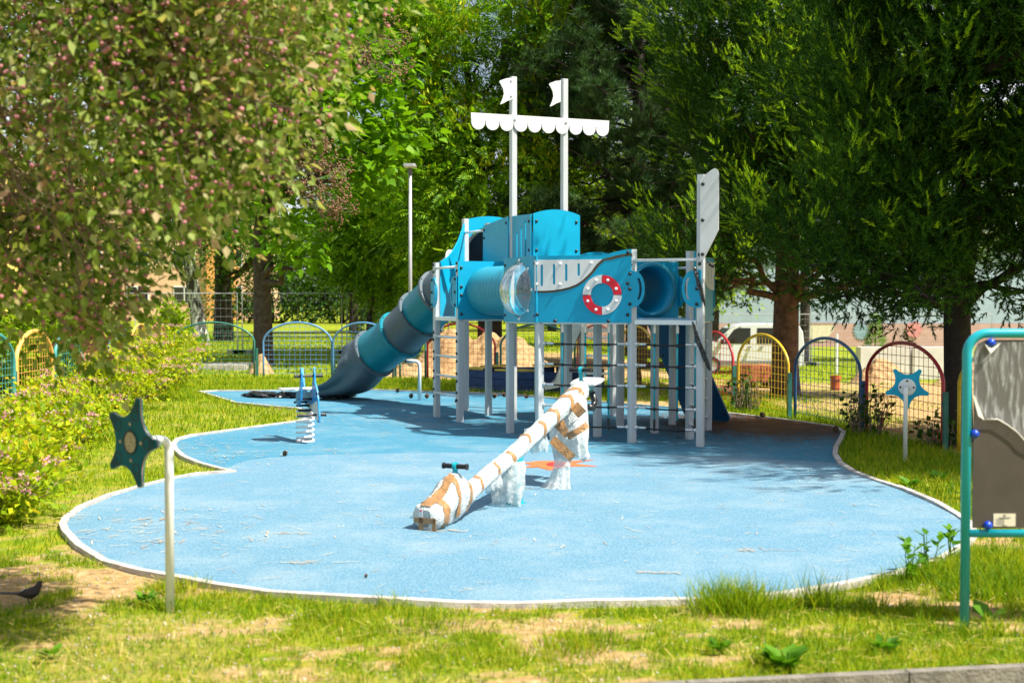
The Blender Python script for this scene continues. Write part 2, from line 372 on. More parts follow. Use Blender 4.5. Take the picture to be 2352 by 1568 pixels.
# ---------------------------------------------------------------- the ship-shaped climbing frame
ship = thing('play_ship', 'blue and white ship-shaped climbing frame with two white masts and a tube slide', 'climbing frame', (.7, 16.8, 0))
UP = Vector((0,0,1))
P = {1:(-1.04,18.05),2:(-.69,17.28),3:(-.68,19.1),4:(-.33,18.34),5:(-.023,15.85),6:(.016,17.57),7:(.319,15.10),8:(1.008,15.42),9:(1.355,14.75),10:(2.071,14.36),
     11:(1.416,18.26),12:(1.37,16.55),13:(1.728,15.83),14:(2.07,16.83),15:(2.062,15.14),16:(2.418,16.13),17:(.71,17.86),18:(.69,16.12),19:(.37,18.65),20:(.02,19.42)}
P = {k: Vector((a, b_, 0)) for k, (a, b_) in P.items()}
UU = Vector((.91,.414,0)).normalized(); VV = Vector((-UU.y, UU.x, 0)); BOW = Vector((.93,-.35,0)).normalized()
ZT = {1:2.14,2:2.13,3:2.81,4:2.70,5:2.12,6:4.60,7:2.12,8:1.36,9:2.19,10:2.99,11:1.9,12:2.12,13:1.36,14:2.14,15:2.186,16:2.14,17:4.62,18:2.1,19:1.8,20:2.6}
def cap_bm(p, n, r=.021, h=.018):
    b = MB(); b.lathe([(0,h),(r*.6,h*.85),(r*.95,h*.35),(r,0)], p, n, 10); return b
posts = {}
for k, p in P.items():
    ax = (BOW, Vector((-BOW.y, BOW.x, 0)), UP) if k == 10 else (UU, VV, UP)
    b = MB(); b.box(p+UP*(ZT[k]/2), (.082, .082, ZT[k]), ax, .009)
    o = b.build('mast' if k in (6, 17) else 'post', M['post'], ship); posts[k] = o
def frame(a, b_):
    A, B = P[a], P[b_]; e = (B-A); L = e.length; e = e/L; n = Vector((e.y, -e.x, 0)); return A, e, n, L
def bolt(par, p, n, m='black', r=.021): 
    o = cap_bm(p, n, r).build('bolt', M[m], par, smooth=True); return o
def panel(A, e, n, outl, name='panel', m='blue', off=.046, t=.018, holes=(), bolts=(), bm='black', label=None, back=False):
    O = A+n*(off+t); b = MB(); b.prism(outl, O, e, UP, t, holes); o = b.build(name, M[m], ship)
    for s, z in bolts: bolt(o, O+e*s+UP*z-n*.001, n, bm)
    if label: o['label'] = label
    return o
def circ(c, r, n=32, ry=None): return [(c[0]+r*math.cos(2*PI*i/n), c[1]+(ry or r)*math.sin(2*PI*i/n)) for i in range(n)]
def slot(c, w, h, n=6):
    r = w/2; y = h/2-r
    return [(c[0]+r*math.cos(PI*i/n), c[1]+y+r*math.sin(PI*i/n)) for i in range(n+1)]+[(c[0]-r*math.cos(PI*i/n), c[1]-y-r*math.sin(PI*i/n)) for i in range(n+1)]
def arc_pts(a, b_, rise, n=14):
    out = []
    for i in range(n+1):
        t = i/n; out.append((a[0]+(b_[0]-a[0])*t, a[1]+(b_[1]-a[1])*t+rise*4*t*(1-t)))
    return out
# --- main hull side
A, e, n, L = frame(7, 9)
x0, x1 = -.045, L+.0; SX = (x1-x0)/558.0
def hp(zx, zy): return (x0+(zx-745)*SX, 1.366+(731-zy)/525.0)
top = [hp(1305,298),(hp(1290,299)),hp(1255,303),hp(1215,312),hp(1180,321),hp(1140,332),hp(1000,332),hp(745,332)]
hull = panel(A, e, n, [hp(745,731),hp(1305,731)]+top, 'hull_panel', bolts=[hp(762,684),hp(1284,684),hp(1284,500),hp(1286,317),hp(867,722),hp(1176,722)])
def inlay(A, e, n, o_par, to, flip=None):
    edge = [hp(1140,356),hp(1118,376),hp(1100,396),hp(1078,428),hp(1052,456),hp(1022,483),hp(990,504),hp(950,520),hp(905,531),hp(860,538),hp(810,541),hp(747,541)]
    w = [hp(747,356)]; T = (lambda q: q) if flip is None else (lambda q: (flip-q[0], q[1]))
    hol = [slot(hp(790,449),.03,.25), slot(hp(862,443),.03,.235), slot(hp(933,433),.03,.20), slot(hp(1005,416),.03,.145)]
    ol = [T(q) for q in w+edge[::-1]]; hl = [[T(q) for q in h] for h in hol]
    b = MB(); b.prism(ol, A+n*(.046+.018+.007), e, UP, .0085, hl); o = b.build('wave_inlay', M['white_panel'], o_par)
    lo = edge+[]; up2 = [hp(1308,322),hp(1260,327),hp(1215,336),hp(1175,347)]+edge[:]
    lo2 = [hp(1308,336),hp(1264,341),hp(1222,350),hp(1186,361)]+[(q[0]+dx*SX, q[1]-dz) for q, dx, dz in zip(edge, (16,16,14,14,12,10,7,5,3,2,0,0), (.012,.010,.009,.009,.012,.016,.020,.022,.023,.024,.024,.024))]
    b = MB(); b.prism([T(q) for q in up2+lo2[::-1]], A+n*(.046+.018+.003), e, UP, .005); b.build('groove', M['brown_core'], o_par)
    return o, T
wi, T0 = inlay(A, e, n, hull, .0)
for q in [(761,380),(898,380),(1077,377),(761,502),(897,502)]: bolt(wi, A+n*(.046+.026)+e*hp(*q)[0]+UP*hp(*q)[1], n, 'white_cap', .018)
# life ring
rc = hp(1140,567); ro, ri = .224, .134
for k, (a0, cm) in enumerate([(90,'white_panel'),(0,'red_panel'),(270,'white_panel'),(180,'red_panel')]):
    a = [R(a0+1+88*i/14) for i in range(15)]
    ol = [(rc[0]+ro*math.cos(t), rc[1]+ro*math.sin(t)) for t in a]+[(rc[0]+ri*math.cos(t), rc[1]+ri*math.sin(t)) for t in a[::-1]]
    b = MB(); b.prism(ol, A+n*(.046+.018+.016), e, UP, .017); o = b.build('life_ring_segment', M[cm], hull); o['label'] = ('white' if k % 2 == 0 else 'red')+' quarter of the life ring'
for k in range(8):
    t = R(22.5+45*k); bolt(hull, A+n*(.046+.034)+e*(rc[0]+.179*math.cos(t))+UP*(rc[1]+.179*math.sin(t)), n, 'white_cap', .018)
# right hull side, seen edge-on
A, e, n, L = frame(15, 16); x0b, x1b = -.02, L+.045
pr = panel(A, e, n, [(x0b,1.366),(x1b,1.366),(x1b,2.13),(.3,2.13),(.12,2.17),(x0b,2.185)], 'hull_panel', bolts=[(x1b-.05,1.45),(x1b-.05,2.05)])
b = MB(); ol = [(.30,2.08),(.36,2.0),(.45,1.88),(.6,1.79),(.8,1.75),(x1b,1.74),(x1b,2.08)]
b.prism(ol, A+n*(.046+.018+.007), e, UP, .008, [slot((.55,1.95),.03,.2),slot((.72,1.93),.03,.22),slot((.89,1.92),.03,.24)]); b.build('wave_inlay', M['white_panel'], pr)
# --- dome tower
A, e, n, L = frame(5, 7); zc = 1.742; rr_ = .30
dp = panel(A, e, n, [(-.045,1.363),(L+.045,1.363),(L+.045,2.13),(-.045,2.13)], 'dome_panel', holes=[circ((L/2, zc), rr_)], bolts=[(-.005,2.04),(L+.0,2.04),(-.005,1.44),(L+.005,1.44),(L+.005,1.75)])
for k in range(8):
    t = R(90+45*k)
    if k in (2,): continue
    bolt(dp, A+n*(.064+.001)+e*(L/2+.345*math.cos(t))+UP*(zc+.345*math.sin(t)), n, 'white_cap', .02)
mg, t_, b_ = nt('clear_dome'); Lk = t_.links.new
tr = t_.nodes.new('ShaderNodeBsdfTransparent'); tr.inputs['Color'].default_value = (.93,.96,.95,1); gl = t_.nodes.new('ShaderNodeBsdfGlossy'); gl.inputs['Roughness'].default_value = .08
df = t_.nodes.new('ShaderNodeBsdfDiffuse'); df.inputs['Color'].default_value = (.75,.78,.74,1)
lw = t_.nodes.new('ShaderNodeLayerWeight'); lw.inputs['Blend'].default_value = .35
m1 = t_.nodes.new('ShaderNodeMixShader'); m2 = t_.nodes.new('ShaderNodeMixShader'); m2.inputs[0].default_value = .10
ma = t_.nodes.new('ShaderNodeMath'); ma.operation = 'MULTIPLY_ADD'; ma.inputs[1].default_value = .75; ma.inputs[2].default_value = .10; Lk(lw.outputs['Facing'], ma.inputs[0])
Lk(ma.outputs[0], m1.inputs[0]); Lk(tr.outputs[0], m1.inputs[1]); Lk(gl.outputs[0], m1.inputs[2]); Lk(m1.outputs[0], m2.inputs[1]); Lk(df.outputs[0], m2.inputs[2]); Lk(m2.outputs[0], t_.nodes['Material Output'].inputs['Surface'])
M['dome'] = mg
b = MB(); prof = [(rr_+.025,0),(rr_+.025,.008)]+[(rr_*math.cos(t), .008+.215*math.sin(t)) for t in np.linspace(0, PI/2, 10)]
b.lathe(prof, A+n*.065+e*(L/2)+UP*zc, n, 36); b.build('clear_dome', M['dome'], dp, smooth=True)
# --- tubes
def ctube(c0, c1, r, ribs, m, par, name='crawl_tube'):
    ax = (c1-c0); Ln = ax.length; prof = []; N = ribs*8
    for i in range(N+1): prof.append((r+.011*abs(math.sin(PI*ribs*i/N))**.6, Ln*i/N))
    prof += [(r-.012, Ln)]+[(r-.014, Ln*(1-i/6)) for i in range(7)]+[(r, 0)]
    b = MB(); b.lathe(prof, c0, ax, 44); o = b.build(name, M[m], par, smooth=True); return o
A, e, n, L = frame(2, 6); zt = 1.745; r_t = .31
panel(A, e, n, [(-.045,1.369),(L+.02,1.369),(L+.02,2.136),(-.045,2.136)], 'tube_panel', holes=[circ((L/2, zt), r_t)], bolts=[(.0,2.05),(.0,1.80),(.0,1.69),(.0,1.44)])
c0 = A+e*(L/2)+UP*zt+n*.05
A2, e2, n2, L2 = frame(18, 5)        # back of the dome tower
panel(A2, e2, n2, [(-.045,1.363),(L2+.045,1.363),(L2+.045,2.13),(-.045,2.13)], 'tube_panel', holes=[circ((L2/2, zt), r_t)])
c1 = A2+e2*(L2/2)+UP*zt+n2*.05
ctube(c0, c1, r_t, 16, 'tube_blue', ship)
A, e, n, L = frame(12, 14); zt2 = 1.755
panel(A, e, n, [(-.045,1.40),(L+.045,1.40),(L+.045,2.107),(-.045,2.107)], 'tube_panel', holes=[circ((L/2+.03, zt2), r_t)])
c0 = A+e*(L/2+.03)+UP*zt2+n*.09; A2, e2, n2, L2 = frame(17, 11); c1 = A2+e2*(L2/2)+UP*zt2
ctube(c0, c1, r_t, 16, 'blue', ship)
panel(A2, e2, n2, [(-.045,1.4),(L2+.045,1.4),(L2+.045,2.1),(-.045,2.1)], 'tube_panel', holes=[circ((L2/2, zt2), r_t)])
b = MB(); b.lathe([(r_t+.045,.0),(r_t+.045,.02),(r_t+.01,.035),(r_t-.012,.03),(r_t-.012,0)], c0-n*.03, n, 40); b.build('tube_rim', M['tube_blue'], ship, smooth=True)
# arched panel behind the hull
A, e, n, L = frame(18, 12)
panel(A, e, n, [(-.04,1.4),(L+.04,1.4),(L+.04,2.08)]+arc_pts((L+.04,2.1),(-.04,2.1),.12)+[(-.04,2.08)], 'arched_panel')
# --- upper tower
A, e, n, L = frame(4, 6)
panel(A, e, n, [(-.045,1.9),(L-.03,1.9),(L-.03,2.745),(-.045,2.66)], 'tower_panel', bolts=[(.0,2.60),(.0,2.02),(L-.09,2.66),(L-.09,2.05),(.0,2.49)])
pA = D(1223.7,540,16.96); pA.z = 0; pB = D(1329.4,540,17.24); pB.z = 0
e = (pB-pA); L = e.length; e /= L; n = Vector((e.y,-e.x,0))
panel(pA, e, n, [(0,1.95),(L,1.95),(L,2.735)]+arc_pts((L,2.737),(0,2.74),.062)+[(0,2.735)], 'arched_panel', off=0, bolts=[(.045,2.645),(L-.045,2.645),(.045,2.27),(L-.045,2.27)])
e2 = (pA-P[6]); e2.z = 0; L2 = e2.length; e2 /= L2; n2 = Vector((e2.y,-e2.x,0))
panel(P[6], e2, n2, [(.03,1.95),(L2-.005,1.95),(L2-.005,2.735),(.03,2.745)], 'slotted_panel', off=.01, holes=[slot((L2*.30,2.30),.035,.46), slot((L2*.52,2.34),.035,.50), slot((L2*.74,2.40),.035,.52)], bolts=[(L2-.06,2.645),(L2-.06,2.27)])
e3 = (P[17]-pB); e3.z = 0; L3 = e3.length; e3 /= L3; n3 = Vector((e3.y,-e3.x,0))
panel(pB, e3, n3, [(.005,1.95),(L3-.03,1.95),(L3-.03,2.74),(.005,2.735)], 'tower_panel', off=.0)
# slide entrance wall with its dark hole
A, e, n, L = frame(3, 20)
panel(A, e, n, [(-.03,1.8),(L+.04,1.8),(L+.04,2.78)]+arc_pts((L+.04,2.78),(-.03,2.78),.075)+[(-.03,2.78)], 'arched_panel', off=-.01, holes=[circ((L/2-.02,2.31), .38, 40)])
# stern wall, concave top
A, e, n, L = frame(3, 1); n_in = n
out = [(-.03,1.37),(L+.05,1.37),(L+.05,2.14),(L-.02,2.14),(L*.82,2.17),(L*.64,2.23),(L*.45,2.33),(L*.27,2.47),(L*.12,2.64),(L*.05,2.74),(-.03,2.76)]
ste = panel(A, e, n, out, 'stern_panel', off=-.01)
b = MB(); b.prism(circ((L*.50,2.20), .14), A+n*(-.01+.018+.03), e, UP, .03, [circ((L*.50,2.20), .075)]); b.build('porthole_ring', M['white_panel'], ste)
# panel on P4-P3 lower and back walls
A, e, n, L = frame(20, 19); panel(A, e, n, [(-.04,1.8),(L+.04,1.8),(L+.04,2.6),(-.04,2.6)], 'tower_panel')
# --- decks with silver edge beams
def deck(keys, z, edges):
    c = sum((P[k] for k in keys), Vector())/len(keys); pts = [(P[k]+(c-P[k])*.01) for k in keys]
    b = MB(); b.prism([(p.x, p.y) for p in pts], (0,0,z), (1,0,0), (0,1,0), .03); o = b.build('deck', M['deck'], ship)
    b = MB()
    for i, j in edges:
        d = (P[j]-P[i]); Ln = d.length; d /= Ln; nn = Vector((d.y,-d.x,0))
        b.box((P[i]+P[j])/2+UP*(z-.028)+nn*.012, (Ln-.085, .05, .05), (d, Vector((-d.y,d.x,0)), UP))
    b.build('edge_beam', M['bar'], o)
deck((7,9,10,15,16,14,12,18,5), 1.40, ((9,10),(10,15),(15,16),(16,14),(7,9),(5,7)))
deck((1,2,6,4), 1.40, ((1,2),(2,6)))
deck((4,6,17,19,20,3), 1.80, ((4,6),(3,4)))
# --- rails, rungs
def rail(a, b__, z, name='rail', r=.017):
    d = (P[b__]-P[a]); Ln = d.length; d /= Ln; n = Vector((d.y,-d.x,0))
    b = MB(); b.tube([P[a]+d*.035+UP*z+n*.03, P[b__]-d*.035+UP*z+n*.03], r, 12); o = b.build(name, M['bar'], ship, smooth=True)
    for s in (.0, Ln):
        for dz in (.05, -.05): bolt(o, P[a]+d*s+UP*(z+dz)+n*.042, n)
    return o
rail(9, 10, 2.065, 'top_rail'); rail(1, 2, 2.06, 'top_rail'); rail(3, 4, 2.60, 'top_rail'); rail(16, 14, 2.03, 'top_rail')
for z in (1.13, .868, .604, .352): rail(1, 2, z, 'ladder_rung', .016)
# --- hand grips
def grip(A, e, n, z, sgn, off=.05):
    h = .205; w = .175
    ol = [(sgn*-.045, z-h), (sgn*.03, z-h)]+[(sgn*(.03+(w-.03-.0)*math.cos(t)**.8 if math.cos(t) > 0 else .03), z+h*math.sin(t)*.98) for t in np.linspace(-PI/2+.05, PI/2-.05, 17)]+[(sgn*.03, z+h), (sgn*-.045, z+h)]
    ts = np.linspace(-.75, .75, 10); ho = [(sgn*(.02+.125*math.cos(t)), z+.185*math.sin(t)) for t in ts]+[(sgn*(.02+.09*math.cos(t)), z+.165*math.sin(t)) for t in ts[::-1]]
    if sgn < 0: ol = ol[::-1]; ho = ho[::-1]
    O = A+n*(off+.018); b = MB(); b.prism(ol, O, e, UP, .018, [ho]); o = b.build('hand_grip', M['blue'], ship)
    for dz in (-.17, 0, .17): bolt(o, O+e*(sgn*.0)+UP*(z+dz), n)
A, e, n, L = frame(9, 10); grip(A, e, n, 1.745, 1); grip(A+e*(L-.02), e, n, 1.745, -1, off=.052)
A, e, n, L = frame(1, 2); grip(A, e, n, 1.73, 1); grip(P[2], e, n, 1.73, -1)
A, e, n, L = frame(16, 14); grip(P[14], e, n, 1.73, -1); grip(A, e, n, 1.73, 1)
# --- rope nets
def net(a, b__, nv, zs):
    d = (P[b__]-P[a]); Ln = d.length; d /= Ln; fr = [(i+1)/(nv+1) for i in range(nv)]; sag = .012
    for z in zs:
        b = MB(); b.tube([P[a]+d*(.04+(Ln-.08)*t)+UP*(z-sag*4*t*(1-t)) for t in np.linspace(0, 1, 9)], .0095, 8); o = b.build('net_rope', M['rope_black'], ship, smooth=True)
        for t in (0, 1):
            q = P[a]+d*(.04+(Ln-.08)*t)+UP*z; dd = d if t == 0 else -d; s = MB(); s.tube([q, q+dd*.03, q+dd*.031, q+dd*.05, q+dd*.051, q+dd*.13], [.024,.024,.010,.010,.0145,.0145], 10); s.build('rope_ferrule', M['steel'], o)
        for f in fr: k = MB(); k.ball(P[a]+d*(Ln*f)+UP*(z-sag*4*f*(1-f)), .021, 10, 6); k.build('rope_joint', M['black'], o, smooth=True)
    for f in fr:
        q = P[a]+d*(Ln*f); c = MB(); c.tube([q+UP*1.28, q+UP*zs[-1]], .0105, 8); co = c.build('vertical_rope', M['rope_cyan'], ship, smooth=True)
        f2 = MB(); f2.tube([q+UP*1.37, q+UP*1.331, q+UP*1.33, q+UP*1.25], [.011,.011,.0165,.0165], 8); f2.build('rope_ferrule', M['steel'], co)
        f3 = MB(); f3.tube([q+UP*(zs[-1]+.10), q+UP*(zs[-1]+.01)], .015, 8); f3.build('rope_end', M['black'], co)
ZS = (1.125,.888,.652,.412,.185)
net(7, 9, 3, ZS); net(9, 10, 2, ZS); net(10, 15, 1, ZS); net(15, 16, 2, ZS)
# --- yard with scallops, flags, prow board
m1_, m2_ = P[6], P[17]; ye = (m2_-m1_).normalized(); yn = Vector((ye.y,-ye.x,0)); Ly = 2.03; s0 = -.625
sc = []; nS = 10; w = Ly/nS; zb = 3.965
for i in range(nS-1, -1, -1):
    a = s0+i*w
    sc += [(a+w*.97, zb+.015)]+[(a+w/2+w*.47*math.cos(t), zb-w*.47*abs(math.sin(t))*1.0) for t in np.linspace(0, -PI, 13)]+[(a+w*.03, zb+.015)]
    if i: sc += [(a+.004, zb+.03)]
zt_ = 4.085
ol = [(s0+Ly, zt_)]+[(s0, zt_)]+sc[::-1]
ol = ol
O = m1_+yn*(.042+.02)
b = MB(); b.prism(ol, O, ye, UP, .018); yd = b.build('scalloped_yard', M['white_panel'], ship)
for s in (0., (m2_-m1_).length): bolt(yd, O+ye*s+UP*4.03, yn, 'white_cap', .022)
for k, o_off in ((6, .0), (17, .0)):
    fd = -ye; Pm = P[k]; zt = ZT[k]; side = yn if k == 6 else yn
    ol = [(.0,-.30),(-.035,-.315),(-.09,-.335),(-.15,-.37),(-.185,-.385),(-.185,-.372),(-.155,-.31),(-.135,-.24),(-.145,-.18),(-.18,-.115),(-.2,-.09),(-.19,-.07),(-.1,-.035),(.0,-.02)]
    fl = MB(); OO = Pm+UP*zt+side*(.043 if k == 6 else -.0)-ye*(.02 if k == 6 else .03)
    fl.prism([(q[0], q[1]) for q in ol][::-1][::-1], OO+side*.012, ye, UP, .014); fo = fl.build('flag', M['white_panel'], posts[k])
    if k == 6:
        for dz in (-.06, -.26): bolt(fo, OO+side*.012-ye*.03+UP*dz, side, 'white_cap', .016)
A = P[10]; nb = Vector((BOW.y,-BOW.x,0))
ol = [(.02,2.05),(.045,2.07),(.165,2.30),(.205,2.38),(.205,2.98),(.195,3.03),(.16,3.05),(.12,3.03),(.03,2.96),(.0,2.93),(.0,2.05)]
b = MB(); b.prism(ol, A+nb*.06, BOW, UP, .018); po = b.build('prow_board', M['white_panel'], ship)
for z in (2.88, 2.49, 2.12): bolt(po, A+nb*.06+BOW*.03+UP*z, nb)
# lettering on the mast
def text_mesh(txt, size, name, O, X, Y, m, par, off=.0008, align='LEFT'):
    cu = bpy.data.curves.new('lettering', 'FONT'); cu.body = txt; cu.size = size; cu.align_x = align
    to = bpy.data.objects.new('lettering', cu); COL.objects.link(to)
    dg = bpy.context.evaluated_depsgraph_get(); dg.update(); me = to.evaluated_get(dg).to_mesh()
    N = X.cross(Y); b = MB(); b.add([O+X*v.co.x+Y*v.co.y+N*off for v in me.vertices], [tuple(p.vertices) for p in me.polygons])
    to.evaluated_get(dg).to_mesh_clear(); bpy.data.objects.remove(to); bpy.data.curves.remove(cu)
    return b.build(name, m, par)
M['letter'] = mat('letter_white', (.80,.82,.83), .5, var=.01)
text_mesh('verimevzab', .085, 'lettering', P[6]-UU*.0415+VV*-.022+UP*3.30, UP, VV, M['letter'], posts[6]) if False else text_mesh('verimevzab', .075, 'lettering', P[6]-UU*.042+VV*-.02+UP*3.36, UP, VV, M['letter'], posts[6])
text_mesh('lk', .075, 'lettering', P[6]-UU*.042+VV*-.02+UP*4.10, UP, VV, M['letter'], posts[6])
b = MB(); b.box(P[6]-VV*.0425+UU*.01+UP*1.32, (.05, .002, .11), (UU, VV, UP)); b.build('rating_plate', M['steel'], posts[6])
# --- leaning climbing wall at the far side
cs = [Vector((2.36,17.75,.03)), Vector((2.86,17.05,.03)), Vector((2.47,16.22,1.37)), Vector((2.10,16.88,1.37))]
ex = (cs[1]-cs[0]); Lx = ex.length; ex /= Lx; ey = ((cs[2]+cs[3])/2-(cs[0]+cs[1])/2); ey = (ey-ex*ey.dot(ex)); Ly_ = ey.length; ey /= Ly_; nz = ex.cross(ey)
rc_ = .09
ol = [(Lx-.03, Ly_), (.03, Ly_)]+[(rc_-rc_*math.cos(t), rc_-rc_*math.sin(t)) for t in np.linspace(0, PI/2, 6)]+[(Lx-rc_+rc_*math.sin(t), rc_-rc_*math.cos(t)) for t in np.linspace(0, PI/2, 6)]
b = MB(); b.prism(ol[::-1][::-1], cs[0], ex, ey, .02); cw = b.build('climbing_wall', M['navy'], ship)
for s in (.07, Lx-.07):
    for h in (.14, .42, .70, .98, 1.22): bolt(cw, cs[0]+ex*s+ey*h+nz*.0, nz)
# --- tube slide
slide = bpy.data.objects.new('tube_slide', None); COL.objects.link(slide); slide.parent = ship
def sp_center(): 
    f4 = D(1015,676,19.9); f3 = D(967,723,20.3); f2 = D(919.5,769.5,20.6); f1 = D(860,812,20.95)
    return f4, f3, f2, f1
f4, f3, f2, f1 = sp_center()
def bez(p0, p1, p2, p3, n=10): return [p0*(1-t)**3+p1*3*t*(1-t)**2+p2*3*t*t*(1-t)+p3*t**3 for t in np.linspace(0, 1, n)]
def section(pts, r, m, name, n=40):
    b = MB(); b.tube(pts, r, n, cap=False); b.tube(pts[::-1], r-.012, n, cap=False)
    return b.build(name, M[m], slide, smooth=True)
def flange(c, ax, r, m):
    b = MB(); b.lathe([(r-.01,-.028),(r+.045,-.028),(r+.05,-.02),(r+.05,.02),(r+.045,.028),(r-.01,.028)], c, ax, 44); o = b.build('slide_flange', M[m], slide); smooth_by_angle(o)
    X = ax.orthogonal().normalized(); Y = ax.cross(X).normalized()
    bb = MB()
    for k in range(10):
        t = 2*PI*k/10; bb.ball(c+(X*math.cos(t)+Y*math.sin(t))*(r+.03)-ax*.03, .012, 8, 5); bb.ball(c+(X*math.cos(t)+Y*math.sin(t))*(r+.03)+ax*.03, .012, 8, 5)
    bb.build('flange_bolt', M['black'], o, smooth=True)
rs = .365
ent = Vector((P[3]+P[20])/2); ent.z = 2.28; ent += VV*.02
section(bez(ent, ent+VV*.55, f4-(f3-f4).normalized()*.35, f4, 14), rs, 'slide_grey', 'slide_bend')
d43 = (f3-f4).normalized(); d32 = (f2-f3).normalized(); d21 = (f1-f2).normalized()
section(bez(f4, f4+d43*.15, f3-d43*.15, f3, 6), rs, 'teal', 'slide_section')
section(bez(f3, f3+d32*.15, f2-d32*.15, f2, 6), rs, 'slide_grey', 'slide_section')
section(bez(f2, f2+d21*.15, f1-d21*.15, f1, 6), rs, 'teal', 'slide_section')
flange(f4, d43, rs, 'slide_grey'); flange(f3, (d43+d32).normalized(), rs, 'slide_grey'); flange(f2, (d32+d21).normalized(), rs, 'teal'); flange(f1, d21, rs, 'slide_grey')
# the flared open exit: loft of opening ribs
endp = D(735,884,21.5); mid = D(815,846,21.2)
ctrl = bez(f1, f1+d21*.42, endp+Vector((.55,-.12,.06)), endp, 22); V = []; F = []; nA = 61
for i, c in enumerate(ctrl):
    t = i/(len(ctrl)-1); tg = (ctrl[min(i+1, 21)]-ctrl[max(i-1, 0)]).normalized()
    side = tg.cross(UP).normalized(); up = side.cross(tg).normalized()
    op = min(1, max(0, (t-.10)/.32)); half = PI*(1-.50*(op*op*(3-2*op)))
    if i < 2: half = PI*.999
    rx = rs*(1+.18*math.sin(min(1, t*2.2)*PI/2)); rz = rs*(1-.48*sst(.35, 1, t))
    for k in range(nA):
        a = -half+2*half*k/(nA-1)
        wav = 1+.085*math.sin(a*7)*float(sst(.02, .25, t))*float(sst(0, .5, abs(a)))
        V.append(c+side*(math.sin(a)*rx*wav)-up*(math.cos(a)*rz*wav)+up*(.0))
for i in range(21):
    for k in range(nA-1): F.append((i*nA+k, i*nA+k+1, (i+1)*nA+k+1, (i+1)*nA+k))
b = MB(); b.add(V, F); ex_o = b.build('slide_exit', M['slide_grey'], slide, smooth=True)
so_ = ex_o.modifiers.new('thickness', 'SOLIDIFY'); so_.thickness = .03; so_.offset = 0
# ---------------------------------------------------------------- seesaw wrapped in bubble film
def bubble_mat(name, alpha, base=(.80,.83,.84)):
    m, t, b = nt(name); L = t.links.new; geo = t.nodes.new('ShaderNodeNewGeometry')
    v = t.nodes.new('ShaderNodeTexVoronoi'); v.inputs['Scale'].default_value = 95; n = t.nodes.new('ShaderNodeTexNoise'); n.inputs['Scale'].default_value = 22; n.inputs['Detail'].default_value = 6
    L(geo.outputs['Position'], v.inputs['Vector']); L(geo.outputs['Position'], n.inputs['Vector'])
    ad = t.nodes.new('ShaderNodeMath'); ad.operation = 'MULTIPLY_ADD'; ad.inputs[1].default_value = 2.2; L(n.outputs['Fac'], ad.inputs[0]); L(v.outputs['Distance'], ad.inputs[2])
    bp = t.nodes.new('ShaderNodeBump'); bp.inputs['Strength'].default_value = .6; bp.inputs['Distance'].default_value = .010; bp.invert = True; L(ad.outputs[0], bp.inputs['Height'])
    r = t.nodes.new('ShaderNodeValToRGB'); r.color_ramp.elements[0].position = .35; r.color_ramp.elements[1].position = .62
    r.color_ramp.elements[0].color = (.66,.75,.77,1); r.color_ramp.elements[1].color = (*base, 1); L(n.outputs['Fac'], r.inputs['Fac']); L(r.outputs['Color'], b.inputs['Base Color'])
    b.inputs['Roughness'].default_value = .28; b.inputs['Specular IOR Level'].default_value = .6; L(bp.outputs['Normal'], b.inputs['Normal'])
    tl = t.nodes.new('ShaderNodeBsdfTranslucent'); tl.inputs['Color'].default_value = (.70,.73,.72,1); ms = t.nodes.new('ShaderNodeMixShader'); ms.inputs[0].default_value = .35
    L(b.outputs[0], ms.inputs[1]); L(tl.outputs[0], ms.inputs[2]); tp = t.nodes.new('ShaderNodeBsdfTransparent'); m2 = t.nodes.new('ShaderNodeMixShader')
    ra = t.nodes.new('ShaderNodeMath'); ra.operation = 'MULTIPLY_ADD'; ra.inputs[1].default_value = 1.2; ra.inputs[2].default_value = alpha-.6; ra.use_clamp = True; L(n.outputs['Fac'], ra.inputs[0])
    L(ra.outputs[0], m2.inputs[0]); L(tp.outputs[0], m2.inputs[1]); L(ms.outputs[0], m2.inputs[2]); L(m2.outputs[0], t.nodes['Material Output'].inputs['Surface'])
    return m
M['bubble'] = bubble_mat('bubble_wrap', 1.0); M['bubble_thin'] = bubble_mat('bubble_wrap_thin', .62)
M['tape'] = mat('brown_tape', (.36,.19,.075), .28, var=.25, nscale=25, bump=.5, bscale=60, spec=.6)
piv = G(1182, 1160); near = Vector((-.59, 9.06, 0)); far = Vector((.60, 11.42, 0)); se = (far-near).normalized(); sr = Vector((se.y,-se.x,0)); SL = (far-near).length
saw = thing('seesaw', 'seesaw wrapped in bubble film and brown tape standing on the light blue circle', 'seesaw', (piv.x, piv.y, 0))
TB = np.array([[-.03,.095,.05,.06],[-.02,.098,.104,.084],[.0,.098,.116,.094],[.12,.105,.112,.100],[.22,.14,.10,.125],[.31,.185,.088,.165],[.40,.205,.08,.165],[.50,.19,.082,.12],[.60,.20,.066,.066],[.72,.235,.062,.062],[1.3,.395,.060,.062],[2.0,.62,.063,.066],[2.35,.735,.072,.076],[SL-.05,.81,.085,.09],[SL,.83,.08,.085],[SL+.03,.835,.05,.05]])
